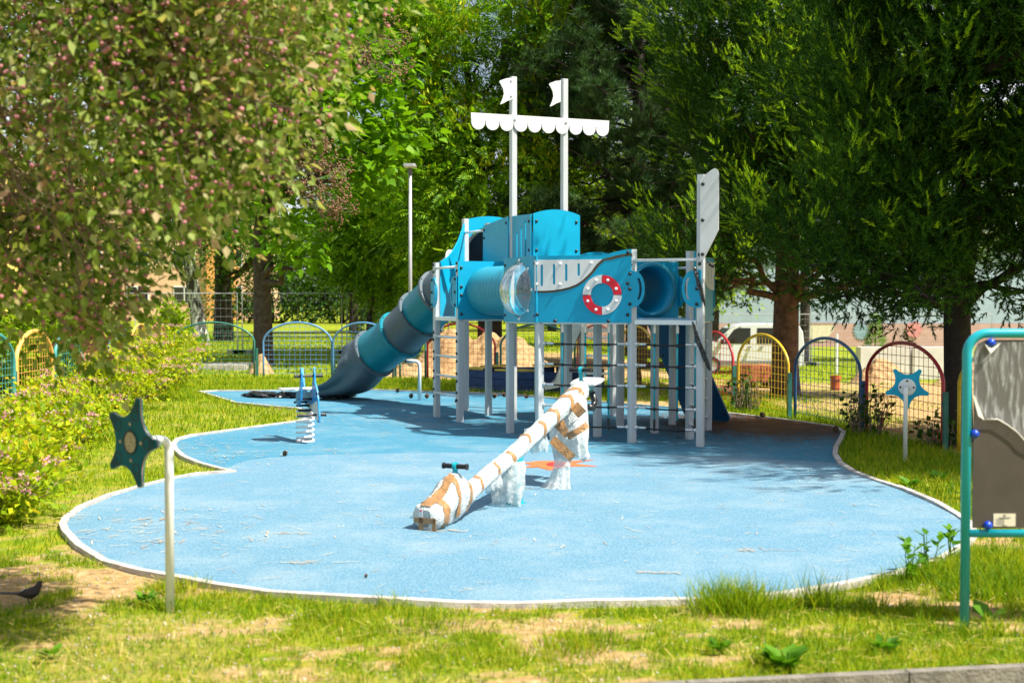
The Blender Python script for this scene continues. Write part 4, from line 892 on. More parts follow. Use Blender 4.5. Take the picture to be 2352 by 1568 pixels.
# ---------------------------------------------------------------- fences
FC = {'red': mat('fence_red', (.42,.02,.025), .4, var=.15), 'pink': mat('fence_pink', (.62,.17,.16), .5, var=.15), 'yellow': mat('fence_yellow', (.62,.40,.02), .4, var=.15), 'orange': mat('fence_orange', (.80,.42,.10), .45, var=.12),
      'blue': mat('fence_blue', (.02,.10,.24), .4, var=.2), 'sky': mat('fence_sky', (.10,.27,.52), .45, var=.15), 'green': mat('fence_green', (.03,.16,.13), .45, var=.2), 'dark': mat('fence_dark', (.02,.05,.03), .5, var=.2), 'turq': mat('fence_turq', (.05,.28,.27), .45, var=.15)}
def fence(A, B, col, label, hs=.80, ha=1.17, r=.021, post=True, nv=None):
    A = Vector((*A[:2], float(tz(*A[:2])))); B = Vector((*B[:2], float(tz(*B[:2])))); d = B-A; d.z = 0; Ln = d.length; d /= Ln
    o = thing('arched_fence', label, 'fence', (A+B)/2, 'arched mesh fence panels around the playground'); m = FC[col]
    def top(t):  # arch height over the panel
        return hs+(ha-hs)*max(0, 1-abs(2*t-1)**2.0)**.62
    pts = [A+UP*-.03, A+UP*hs*.5, A+UP*hs]+[A+d*(Ln*t)+UP*top(t) for t in np.linspace(.02, .98, 23)]+[A+d*Ln+UP*hs, A+d*Ln+UP*hs*.5, A+d*Ln+UP*-.03]
    b = MB(); b.tube(pts, r, 10); b.build('frame', m, o, smooth=True)
    nv = nv or max(8, int(Ln/.105)); b = MB(); n2 = Vector((d.y,-d.x,0)); w = .0032
    for i in range(1, nv):
        t = i/nv; b.tube([A+d*(Ln*t)+UP*.10, A+d*(Ln*t)+UP*top(t)], w, 4, cap=False)
    z = .10
    while z < ha-.03:
        if z <= hs: t0, t1 = 0, 1
        else:
            k = ((z-hs)/(ha-hs))**(1/.62); t0 = .5-.5*math.sqrt(max(0, 1-k)); t1 = 1-t0
        b.tube([A+d*(Ln*t0)+UP*z+n2*.008, A+d*(Ln*t1)+UP*z+n2*.008], w*1.1, 4, cap=False); z += .098
    b.build('wire_mesh', m, o)
    if post:
        b = MB(); b.box(B+d*.055+UP*.30, (.05, .05, .66)); b.box(B+d*.03+UP*.5, (.06, .02, .03)); b.build('post', FC['green' if col != 'blue' else 'blue'], o)
    return o
FN = [((-6.93,16.75),(-6.96,18.25),'turq','green fence panel at the left edge nearest the camera'),((-6.99,18.42),(-7.02,19.95),'orange','sunlit orange-yellow fence panel beside the pink flowering shrubs'),
 ((-7.03,20.1),(-7.06,21.45),'turq','green fence panel behind the orange one in the left row'),((-7.07,21.6),(-7.10,22.9),'pink','faded red fence panel deep in the left shrubs'),((-7.12,23.05),(-7.14,24.4),'sky','light blue fence panel deep in the left shrubs'),((-7.15,24.5),(-7.18,25.9),'orange','yellow fence panel deep in the left shrubs'),((-7.19,26.0),(-7.22,27.3),'pink','red fence panel at the far left corner'),
 ((-7.18,27.55),(-5.42,27.5),'green','wide green fence panel before the birch'),((-5.22,27.45),(-3.78,27.4),'sky','light blue fence panel right of the wide green one'),((-3.74,27.35),(-2.45,26.9),'sky','light blue fence panel half behind the slide exit'),((-2.3,26.85),(-1.75,26.4),'green','narrow green fence panel hidden behind the slide'),
 ((-1.70,26.3),(-.33,25.3),'red','red fence panel before the dirt heap under the ladder tower'),((-.22,25.3),(1.20,25.0),'green','green fence panel behind the sandbox'),((1.25,24.9),(1.90,23.9),'pink','red fence panel behind the net'),((1.95,23.8),(2.45,22.6),'yellow','yellow fence panel seen through the net'),((2.5,22.5),(2.95,21.3),'dark','dark green fence panel behind the old bench'),
 ((3.0,21.2),(3.37,19.95),'red','red fence panel right before the white van'),((3.41,19.7),(3.80,17.98),'yellow','yellow fence panel before the tree trunk and brick pallet'),((3.86,17.8),(4.30,16.12),'blue','dark blue fence panel in the right row'),((4.34,15.98),(4.66,14.12),'red','red fence panel behind the blue starfish post'),((4.76,13.9),(5.1,12.2),'yellow','yellow fence panel half behind the grey board')]
for A, B, c, l in FN: fence(A, B, c, l, hs=.78 if A[0] < 2.9 else .745, ha=1.17 if A[0] < 2.9 else 1.13, r=.021 if A[1] > 20.3 or A[0] > 0 else .033)
# ---------------------------------------------------------------- sandbox, toddler slide, bench, bin, lamp
M['sb_blue'] = mat('sandbox_blue', (.02,.055,.16), .75, var=.35, nscale=14, bump=.3, bscale=40); M['sb_yel'] = mat('sandbox_yellow', (.52,.38,.06), .6, var=.25, nscale=14)
M['sand'] = mat('sand', (.50,.36,.20), .95, var=.25, nscale=30, bump=.4)
c = Vector((.42, 23.7, 0)); sb = thing('sandbox', 'hexagonal blue timber sandbox with yellow corner seats', 'sandbox', c); hx = []
for k in range(6):
    a = PI*k/3+.20; hx.append(Vector((c.x+1.28*math.cos(a), c.y+1.1*math.sin(a), 0)))
for k in range(6):
    p, q = hx[k], hx[(k+1) % 6]; d = (q-p); Ln = d.length; d /= Ln; nn = Vector((d.y,-d.x,0)); b = MB()
    for h in range(3): b.box((p+q)/2+UP*(.065+.125*h), (Ln-.05, .05, .118), (d, -nn, UP), .008)
    b.build('side_boards', M['sb_blue'], sb)
    m_ = p*.0+p; e1 = (hx[k-1]-p).normalized(); e2 = (q-p).normalized(); b = MB(); cc = [p, p+e2*.45, p+(e1+e2).normalized()*.30, p+e1*.45]
    b.prism([(v.x, v.y) for v in cc], (0,0,.425), (1,0,0), (0,1,0), .035); b.build('corner_seat', M['sb_yel'], sb)
b = MB(); b.prism([(v.x*.97+c.x*.03, v.y*.97+c.y*.03) for v in hx], (0,0,.27), (1,0,0), (0,1,0), .2); b.build('sand', M['sand'], sb)
# small slide tower behind the net
ts = thing('toddler_slide', 'small pale slide tower with ladder behind the rope net', 'slide', (1.35, 21.9, 0)); M['cream'] = mat('cream_panel', (.60,.58,.52), .5, var=.06)
M['inner_black'] = mat('inner_black', (.012,.012,.012), .4)
for sx, nm in ((1.08,'cheek'),(1.50,'cheek')):
    b = MB(); pth = []
    ol = [(0,1.32),(.13,1.32),(.13,.95),(.05,.60),(-.06,.42),(-.28,.32),(-.62,.27),(-.62,.17),(-.2,.15),(0,.15)]
sl_o = [(0.88,.20),(.98,.20),(1.06,.27),(1.12,.42),(1.20,.75),(1.30,1.10),(1.42,1.30),(1.52,1.36),(1.52,1.18),(1.42,.98),(1.33,.70),(1.26,.42),(1.2,.28),(1.12,.16),(.88,.12)]
for dy in (0, .5):
    b = MB(); b.prism(sl_o[::-1], (-.33, 22.0+dy*.9, 0), (1,0,0), UP, .03); b.build('cheek', M['cream'], ts)
b = MB(); chute = [(.9,.14),(1.12,.20),(1.24,.36),(1.32,.66),(1.42,.94),(1.52,1.12)]
V = [(x-.33, 22.03+dy, z) for x, z in chute for dy in (0, .42)]; b.add(V, [(2*i, 2*i+1, 2*i+3, 2*i+2) for i in range(5)]+[(2*i+2, 2*i+3, 2*i+1, 2*i) for i in range(5)]); b.build('chute', M['inner_black'], ts)
for x, y in ((1.20,21.9),(1.20,22.5),(1.78,21.9),(1.78,22.5)):
    b = MB(); b.box((x, y, .73), (.09, .07, 1.46), None, .01); b.build('post', M['cream'], ts)
b = MB()
for z in (.4,.7,1.0): b.tube([(1.24,21.9,z),(1.74,21.9,z)], .02, 8)
b.build('rung', M['bar'], ts, smooth=True)
b = MB(); b.box((1.5, 22.2, 1.12), (.58, .6, .05)); b.build('platform', M['cream'], ts)
b = MB(); b.box((1.20, 21.855, 1.42), (.12, .02, .14)); b.build('blue_plate', M['ball'], ts)
b = MB(); b.prism([(1.02,.06),(1.14,.06),(1.2,.36),(1.12,.36)], (0,21.85,0), (1,0,0), UP, .03); b.build('foot', M['cream'], ts)
# weathered bench beyond the fence
bn = thing('old_bench', 'weathered dark wooden bench leaning behind the fence', 'bench', (2.75, 24.6, 0)); M['oldwood'] = mat('old_wood', (.10,.065,.04), .9, var=.5, nscale=12, bump=.4)
for k in range(2):
    x = 2.35+k*.75; b = MB(); b.box((x, 24.5, .45), (.09, .1, .95), (Vector((1,0,.12)).normalized(), Vector((0,1,0)), Vector((-.12,0,1)).normalized())); b.build('leg', M['oldwood'], bn)
for z, dz in ((.86,.05),(.62,.02),(.42,-.02)):
    b = MB(); b.box((2.72, 24.42, z), (1.1, .05, .13), (Vector((1,0,-dz)).normalized(), Vector((0,1,0)), Vector((dz,0,1)).normalized())); b.build('board', M['oldwood'], bn)
# blue litter bin
q = G(364, 872); bi = thing('litter_bin', 'blue litter bin with a lid at the end of the flowering hedge', 'bin', q); M['binblue'] = mat('bin_blue', (.01,.10,.45), .4, var=.1)
b = MB(); b.lathe([(.0,.0),(.12,.0),(.13,.05),(.155,.5),(.0,.5)], q, UP, 16); b.build('body', M['binblue'], bi, smooth=False)
b = MB(); b.lathe([(.17,.60),(.18,.62),(.17,.70),(.12,.76),(0,.78)], q, UP, 16); b.build('lid', M['binblue'], bi, smooth=True)
b = MB()
for k in range(4): a = PI/4+k*PI/2; b.tube([q+Vector((.14*math.cos(a), .14*math.sin(a), .48)), q+Vector((.15*math.cos(a), .15*math.sin(a), .63))], .01, 6)
b.build('lid_strut', M['black'], bi)
q = G(487, 736); bi = thing('litter_bin', 'small blue bin standing far off on the lawn near the peach building', 'bin', q)
b = MB(); b.lathe([(0,0),(.3,0),(.34,.7),(.28,.85),(0,.9)], q, UP, 12); b.build('body', M['binblue'], bi, smooth=True)
q = G(943, 862); lp = thing('lamp_post', 'tall grey lamp post behind the tube slide', 'street lamp', q); M['galv'] = mat('galvanised', (.42,.43,.44), .45, metal=.3, var=.08)
zt_l = D(943, 400, q.y).z
b = MB(); b.tube([q-UP*.05, q+UP*zt_l], [.042,.036], 12); b.build('pole', M['galv'], lp, smooth=True)
b = MB(); b.tube([q+UP*(zt_l-.02), q+UP*(zt_l+.13)], .047, 12); b.build('collar', mat('dark_grey', (.12,.12,.13), .5), lp)
b = MB(); b.box(q+UP*(zt_l+.17)-Vector((0,.1,0)), (.26, .45, .06), None, .03); b.build('lamp_head', M['galv'], lp)
b = MB(); b.box(q+UP*(zt_l+.137)-Vector((0,.14,0)), (.2, .3, .008)); b.build('diffuser', M['white_cap'], lp)
# ---------------------------------------------------------------- dirt heaps
M['dirt'] = mat('dirt', (.24,.14,.055), .95, nscale=7, col2=(.50,.335,.165), bump=1.0, bscale=18)
def mound(label, cx, cy_, hs, seed, nm='dirt_heap', m='dirt'):
    x0 = min(h[0]-h[3]*1.3 for h in hs); x1 = max(h[0]+h[3]*1.3 for h in hs); y0 = min(h[1]-h[4]*1.3 for h in hs); y1 = max(h[1]+h[4]*1.3 for h in hs)
    X, Y = np.meshgrid(np.linspace(x0, x1, 90), np.linspace(y0, y1, 60)); Z = np.full(X.shape, -.12)
    for hx_, hy, hz, rx, ry in hs:
        r = np.sqrt(((X-hx_)/rx)**2+((Y-hy)/ry)**2); Z = np.maximum(Z, hz*(1-sst(0, 1.12, r)*1.02)-.03)
    Z = Z+(Z > 0)*(.22*(vnoise(X, Y, .42, seed)-.5)+.14*(vnoise(X, Y, .16, seed+1)-.5)+.09*(vnoise(X, Y, .07, seed+2)-.5))*np.minimum(1, Z*3)
    Z = Z+tz(X, Y); i = np.arange(90*60).reshape(60, 90); F = np.stack([i[:-1,:-1], i[:-1,1:], i[1:,1:], i[1:,:-1]], -1).reshape(-1, 4)
    o = npmesh(nm, np.stack([X, Y, Z], -1).reshape(-1, 3), F, M[m], base=(cx, cy_, float(tz(cx, cy_))), smooth=False); return tag(o, label, 'dirt heap')
mound('large heap of sandy dirt behind the ladder tower', -.9, 30, [(-1.3,30.2,.98,1.3,1.2),(.0,29.8,.80,1.15,1.1),(-.6,30,.82,1.7,1.2)], 11)
mound('small heap of dirt at the foot of the heart-leaved tree', -5.6, 29.2, [(-5.62,29.2,.42,.34,.4)], 14)
mound('low heap of dirt behind the slide exit', -3.0, 28.6, [(-3.1,28.6,.50,.8,.7),(-2.2,28.7,.35,.7,.6)], 15)
mound('brown dirt heap on the grass before the concrete blocks', 11.4, 40, [(11.3,40,.75,1.1,1.2)], 17)
mound('brown dirt heap right of the concrete blocks', 13.6, 39, [(13.7,39,.8,1.2,1.2)], 19)
# ---------------------------------------------------------------- white van
VX, VY = 8.5, 48.0; vz = float(tz(VX, VY)); van = thing('white_van', 'white van parked beyond the fence behind the tree trunk', 'van', (VX, VY, vz))
M['carpaint'] = mat('car_paint', (.62,.64,.67), .25, var=.02, spec=.6); M['glass'] = mat('dark_glass', (.018,.025,.03), .12, var=.1, spec=.35); M['tyre'] = mat('tyre', (.02,.02,.02), .8); M['trim'] = mat('grey_trim', (.16,.16,.17), .6)
def vp(l, z): return (l, z)
body = [(-2.05,.32),(-1.72,.26),(1.95,.26),(2.03,.40),(2.05,1.0),(2.0,1.50),(1.88,1.72),(1.6,1.80),(.2,1.82),(-.35,1.78),(-.62,1.66),(-1.12,1.17),(-1.55,1.08),(-1.90,.96),(-2.05,.78)]
b = MB(); b.prism(body, (VX, VY-.84, vz), (1,0,0), UP, 1.68); bo = b.build('body', M['carpaint'], van)
bv = bo.modifiers.new('round', 'BEVEL'); bv.width = .09; bv.segments = 3; bv.limit_method = 'ANGLE'; bv.angle_limit = R(50)
fr = [(-.88,1.10),(.10,1.10),(.10,1.66),(-.36,1.66),(-.50,1.60)]; rrw = [(.34,1.10),(1.62,1.10),(1.62,1.66),(.34,1.66)]
for ol in (fr, rrw):
    b = MB(); b.prism(ol, (VX, VY-.853, vz), (1,0,0), UP, .02); b.build('side_window', M['glass'], van)
p0 = Vector((VX-1.14, VY, vz+1.19)); p1 = Vector((VX-.645, VY, vz+1.655)); dd = (p1-p0).normalized(); nn = Vector((-dd.z, 0, dd.x)); b = MB(); b.box((p0+p1)/2+nn*.006, ((p1-p0).length*.92, 1.42, .012), (dd, Vector((0,1,0)), nn)); b.build('windscreen', M['glass'], van)
for l in (-1.28, 1.32):
    for sy in (-.80, .80):
        c = Vector((VX+l, VY+sy, vz+.31)); b = MB(); b.lathe([(.19,-.10),(.30,-.10),(.315,-.06),(.315,.06),(.30,.10),(.19,.10)], c, (0,1,0), 24); w = b.build('wheel', M['tyre'], van, smooth=False)
        b = MB(); b.lathe([(0,-.07),(.2,-.085),(.2,.085),(0,.07)], c, (0,1,0), 20); b.build('rim', M['galv'], w)
b = MB(); b.box((VX-.02, VY-.86, vz+.42), (3.2, .03, .12)); b.build('side_trim', M['trim'], van)
b = MB(); b.box((VX-2.0, VY, vz+.42), (.16, 1.62, .26), None, .05); b.build('bumper', M['trim'], van)
b = MB(); b.box((VX-.93, VY-.95, vz+1.17), (.10, .18, .17), None, .03); b.build('mirror', M['black'], van)
b = MB(); b.box((VX+.06, VY-.87, vz+.98), (.14, .03, .04)); b.box((VX+.50, VY-.87, vz+.98), (.14, .03, .04)); b.build('door_handle', M['trim'], van)
b = MB(); b.box((VX-1.88, VY-.62, vz+.80), (.22, .36, .2), None, .05); b.build('headlight', M['white_cap'], van)
# pallet of bricks, pipe, concrete blocks
q = Vector((D(1727, 884, 25.0).x, 25.0, float(tz(4.5, 25)))); pal = thing('brick_pallet', 'stack of red bricks on a wooden pallet left of the tree trunk', 'bricks', q); M['brick'] = mat('brick', (.42,.12,.07), .85, var=.3, nscale=9)
b = MB()
for k in range(3): b.box(q+Vector((-.28+.28*k, 0, .05)), (.08, .8, .08))
for k in range(5): b.box(q+Vector((0, -.32+.16*k, .105)), (.74, .11, .02))
b.build('pallet', M['oldwood'], pal)
b = MB(); rg = random.Random(4)
for z in range(4):
    for i in range(3):
        for j in range(5): b.box(q+Vector((-.225+.225*i+rg.uniform(-.008,.008), -.28+.14*j, .155+.078*z)), (.21, .125, .07))
b.build('bricks', M['brick'], pal)
q = Vector((D(1919, 889, 24.0).x, 24.0, float(tz(6, 24)))); b = MB(); b.lathe([(.075,-.05),(.085,-.05),(.085,.20),(.10,.20),(.10,.27),(.075,.27),(.075,0)], q, UP, 16)
tag(b.build('drain_pipe', mat('orange_pipe', (.50,.12,.03), .5, var=.1), None, base=q), 'short orange drain pipe standing in the bare earth', 'pipe')
M['white_block'] = mat('white_concrete', (.62,.59,.55), .85, var=.12, nscale=2)
for k, (xa, xb, lab) in enumerate(((1969,2086,'left of the two pale concrete blocks on the grass'),(2089,2205,'right concrete block half hidden by the dark conifer trunk'))):
    A = D(xa, 850, 44+0*k); Bq = D(xb, 850, 44+k*1.0); z = float(tz(A.x, 44)); wd = Bq.x-A.x; o = thing('concrete_block', lab, 'concrete block', ((A.x+Bq.x)/2, 44, z), 'pale concrete blocks beyond the fence')
    b = MB(); b.box(((A.x+Bq.x)/2, 44, z+.53), (wd*.985, .55, 1.12), None, .03); b.build('block', M['white_block'], o); b = MB(); 
    for s in (-.3,.3): b.tube([((A.x+Bq.x)/2+wd*s, 44, z+1.08), ((A.x+Bq.x)/2+wd*s, 44.05, z+1.16), ((A.x+Bq.x)/2+wd*s+.1, 44, z+1.08)], .012, 6)
    b.build('lifting_loop', M['galv'], o)
# site fences of thin wire
def site_fence(A, B, label, h=2.0):
    A = Vector(A); B = Vector(B); A = Vector((A.x, A.y, float(tz(A.x, A.y)))); B = Vector((B.x, B.y, float(tz(B.x, B.y)))); d = B-A; Ln = d.length; d /= Ln; o = thing('site_fence', label, 'mesh fence', (A+B)/2, 'temporary wire site fences')
    b = MB(); b.tube([A, A+UP*h, B+UP*h, B, ], .021, 8); b.build('frame', M['galv'], o, smooth=False); b = MB()
    for z in np.arange(.15, h, .25): b.tube([A+UP*z, B+UP*z], .003, 4, cap=False)
    for t in np.linspace(0, 1, int(Ln/.16)): b.tube([A+d*Ln*t+UP*.05, A+d*Ln*t+UP*(h)], .0016, 4, cap=False)
    b.build('wire_mesh', M['galv'], o); b = MB()
    for q in (A, B): b.box(q+UP*.07, (.6, .22, .13), None, .03)
    b.build('foot_block', M['concrete'], o)
for i, (a, b_, lab) in enumerate((((-14.9,40.6),(-11.6,40.3),'wire site fence behind the flowering hedge'),((-11.5,40.3),(-8.4,40.0),'wire site fence before the birch trunk'),((-8.25,40.0),(-5.15,39.6),'wire site fence right of the birch'),((-5.0,39.6),(-1.9,39.2),'wire site fence behind the lamp post'))): site_fence(a, b_, lab, 1.86)
for i, (a, b_, lab) in enumerate((((8.6,53.5),(12.1,53.2),'wire site fence behind the white van'),((12.2,53.2),(15.7,52.9),'wire site fence before the cup mural'),((15.8,52.9),(19.3,52.6),'wire site fence before the flower mural'))): site_fence(a, b_, lab, 2.1)
q = Vector((D(1922,800,47).x, 47, -1.0)); b = MB(); b.tube([q-UP*.1, q+UP*1.45], .045, 10); tag(b.build('marker_post', M['white_cap'], None, base=q), 'slim white post on the grass left of the concrete blocks', 'post')
# ---------------------------------------------------------------- buildings
M['wall_blue'] = mat('wall_pale_blue', (.34,.43,.52), .9, var=.08, nscale=1.5); M['wall_pink'] = mat('wall_pink', (.50,.31,.28), .9, var=.12, nscale=2); M['mural_cream'] = mat('mural_cream', (.66,.60,.45), .9, var=.1); M['mural_brown'] = mat('mural_brown', (.42,.26,.22), .9); M['mural_blue'] = mat('mural_blue', (.22,.33,.40), .9, var=.3, nscale=12); M['mural_red'] = mat('mural_red', (.62,.24,.24), .9, var=.1)
WY = 76.0; zB = -1.0
mb = thing('mural_building', 'long low building with a pink wall painted with a cup and flowers under pale blue', 'building', (24, WY, zB))
b = MB(); b.box((24, WY+4, zB+.67), (40, 8, 1.36)); lw_ = b.build('lower_wall', M['wall_pink'], mb)
b = MB(); b.box((24, WY+4.05, zB+3.86), (40, 8, 5.0)); b.build('upper_wall', M['wall_blue'], mb)
b = MB(); b.box((24, WY+4, zB+6.5), (41, 9, .3)); b.build('roof', M['concrete'], mb)
def wpx(px, py): q = D(px, py, WY); return q.x, q.z
def decal(pts, m, nm, par=lw_, off=.03): b = MB(); b.prism(pts, (0, WY-off, 0), (1,0,0), UP, .02); return b.build(nm, M[m], par)
decal([wpx(*p) for p in ((1868,784),(1893,784),(1912,762),(1918,752),(1916,745),(1850,745),(1848,752),(1853,768))][::1], 'mural_cream', 'painted_cup')
cu = [wpx(1833+17*math.cos(t)+4, 757+13*math.sin(t)) for t in np.linspace(PI*.45, PI*1.6, 12)]; cui = [wpx(1835+10*math.cos(t)+4, 757+8*math.sin(t)) for t in np.linspace(PI*.45, PI*1.6, 12)]
decal((cu+cui[::-1])[::-1], 'mural_brown', 'painted_handle'); decal([wpx(1848,745),wpx(1918,745),wpx(1918,741),wpx(1848,741)][::1], 'mural_brown', 'painted_rim', off=.045)
sp = []
for k in range(36): t = 2*PI*k/36; r = (20 if k % 2 == 0 else 15); sp.append(wpx(1978+r*math.cos(t), 760+1.15*r*math.sin(t)))
decal(sp[::-1], 'mural_blue', 'painted_thistle')
for k in range(5):
    a = 2*PI*k/5; decal([wpx(2098+11*math.cos(a)+9*math.cos(t), 757+11*math.sin(a)+9*math.sin(t)) for t in np.linspace(0, 2*PI, 14)[:-1]][::-1], 'mural_red', 'painted_petal', off=.03+.022*k)
M['peach'] = mat('wall_peach', (.72,.46,.28), .9, var=.08, nscale=.7); M['yellow_wall'] = mat('wall_yellow', (.78,.58,.16), .9, var=.08, nscale=.7); M['orange_wall'] = mat('wall_orange', (.72,.36,.10), .9)
def block(x0, x1, y, h, dpt, m, label, nm, trim):
    o = thing(nm, label, 'building', ((x0+x1)/2, y, 0)); b = MB(); b.box(((x0+x1)/2, y+dpt/2, h/2), (x1-x0, dpt, h)); b.build('wall', M[m], o)
    b = MB(); b.box(((x0+x1)/2, y+dpt/2, h+.2), (x1-x0+.8, dpt+.8, .4)); b.build('roof', M['concrete'], o)
    n = int((x1-x0)/4)
    for i in range(n):
        for z in np.arange(2.2, h-1, 3.1):
            x = x0+(i+.5)*(x1-x0)/n; b = MB(); b.box((x, y-.02, z), (1.9, .12, 1.5)); w = b.build('window', M['white_cap'], o); b = MB(); b.box((x-.46, y-.09, z), (.8, .04, 1.3)); b.box((x+.46, y-.09, z), (.8, .04, 1.3)); b.build('pane', M['glass'], w)
    if trim:
        for x in trim: b = MB(); b.box((x, y-.25, h/2), (.8, .5, h-.02)); b.build('pilaster', M['orange_wall'], o)
block(-46, -22, 112, 13, 12, 'peach', 'peach apartment block with orange pilasters behind the birch', 'apartment_building', (-25.6, -24.0, -36))
block(-62, -35, 82, 12, 12, 'yellow_wall', 'yellow apartment block at the far left behind the leaves', 'apartment_building', None)
block(-6, 26, 150, 12, 12, 'peach', 'pale apartment block far behind the pine', 'apartment_building', None)
# ---------------------------------------------------------------- foliage machinery
def unit(v): return v/np.maximum(1e-9, np.linalg.norm(v, axis=-1, keepdims=True))
def frames(d, up, rng, jit=.5):
    d = unit(d); n = up+rng.normal(0, jit, d.shape); n = unit(n-d*(n*d).sum(-1, keepdims=True)); x = np.cross(d, n); return np.stack([x, d, n], -1)
def inst(tv, tf, Rm, T, s):
    tv = np.asarray(tv, float); tf = np.asarray(tf); N = len(T); s = np.asarray(s, float)
    if s.ndim == 0: s = np.full(N, float(s))
    V = np.einsum('nij,kj->nki', Rm*s[:,None,None], tv)+T[:,None]
    F = tf[None]+(np.arange(N)*len(tv))[:,None,None]
    return V.reshape(-1, 3), F.reshape(-1, tf.shape[1])
def join(parts):
    Vs, Fs, o = [], [], 0
    for V, F in parts: Vs.append(V); Fs.append(F+o); o += len(V)
    return np.concatenate(Vs), np.concatenate(Fs)
LEAF = ([(0,0,0),(.30,.40,.07),(0,1,-.06),(-.30,.40,.07)], [(0,1,2),(0,2,3)])
NLEAF = ([(0,0,0),(.17,.42,.04),(0,1,-.08),(-.17,.42,.04)], [(0,1,2),(0,2,3)])
HEART = ([(0,0,0),(.30,-.06,.05),(.46,.22,.07),(.30,.62,.03),(0,1.05,-.16),(-.30,.62,.03),(-.46,.22,.07),(-.30,-.06,.05),(0,.45,-.01)], [(0,1,8),(1,2,8),(2,3,8),(3,4,8),(4,5,8),(5,6,8),(6,7,8),(7,0,8)])
def mk_frond(k=6, ll=.30, lw=.105):
    V = []; F = []
    def lf(p, d, l):
        d = np.array(d)/np.linalg.norm(d); sd = np.array([-d[1], d[0], 0]); p = np.array(p); o = len(V)
        V.extend([p, p+d*l*.45+sd*lw/2+[0,0,.01], p+d*l+[0,0,-.05], p+d*l*.45-sd*lw/2+[0,0,.01]]); F.append((o, o+3, o+2)); F.append((o, o+2, o+1))
    for i in range(k):
        y = .12+.80*i/k; z = -.22*y*y
        for s in (-1, 1): lf((0, y, z), (s*1.0, .45, -.25), ll*(1-.35*abs(i/(k-1)-.4)))
    lf((0,.92,-.2), (0,1,-.4), ll); return V, F
FROND = mk_frond()
def mk_tuft(k=24, seed=1, spread=1.15, w=.035):
    r = np.random.default_rng(seed); V = []; F = []
    for i in range(k):
        a = r.random()*2*PI; t = spread*math.sqrt(r.random()); d = np.array([math.sin(t)*math.cos(a), math.cos(t), math.sin(t)*math.sin(a)]); s = unit(np.cross(d, r.normal(size=3))); o = len(V)
        b0 = np.array([0, -.25+.35*r.random(), 0]); V.extend([b0-s*w, b0+s*w, b0+d*(.8+.35*r.random())]); F.append((o, o+1, o+2))
    return V, F
TUFTS = [mk_tuft(24, i) for i in range(3)]
def mk_spray(k=26, seed=1):
    r = np.random.default_rng(seed); V = []; F = []
    for i in range(k):
        y = (i+.3)/k; a = r.random()*2*PI; t = .75*(1-.35*y)+.15*r.normal(); d = np.array([math.sin(t)*math.cos(a), math.cos(t), math.sin(t)*math.sin(a)]); s = unit(np.cross(d, r.normal(size=3))); l = .30*(1.1-.6*y); o = len(V)
        p = np.array([0, y*.85, 0]); V.extend([p-s*.030, p+d*l, p+s*.030]); F.append((o, o+1, o+2))
    return V, F
SPRAYS = [mk_spray(26, i) for i in range(3)]
def in_ell(rng, n, e, lo=.35):
    d = unit(rng.normal(size=(n, 3))); r = (lo**3+(1-lo**3)*rng.random(n))**(1/3); return np.array(e[:3])+d*r[:,None]*np.array(e[3:])
def limb(b, p0, p1, r0, r1, rng, wob=.12, n=7, sag=0):
    p0 = np.array(p0, float); p1 = np.array(p1, float); L = np.linalg.norm(p1-p0); w = rng.normal(0, wob*L*.35, (n, 3)); t = np.linspace(0, 1, n); w *= np.sin(PI*t)[:,None]
    pts = p0+(p1-p0)*t[:,None]+w; pts[:,2] += sag*L*np.sin(PI*t); b.tube([Vector(q) for q in pts], [float(r0+(r1-r0)*k) for k in t], 6 if r0 < .05 else 9, cap=False); return pts
def cluster_leaves(rng, C, k, cs, tmpl, size, droop, outc, jit=.5, flat=.7, svar=.3, sv2=None):
    svar = sv2 or svar
    N = len(C)*k; P_ = np.repeat(C, k, 0); off = rng.normal(0, 1, (N, 3))*np.array([cs, cs, cs*flat]); P_ = P_+off
    d = unit(off)+.5*unit(P_-outc)+np.array([0, 0, -droop])+rng.normal(0, .35, (N, 3))
    return inst(*tmpl, frames(d, np.array([0, 0, 1.0]), rng, jit), P_, size*(1+svar*(rng.random(N)*2-1)))
def trunk_mesh(b, pts, rs, n=12):
    b.tube([Vector(p) for p in pts], rs, n, cap=False)
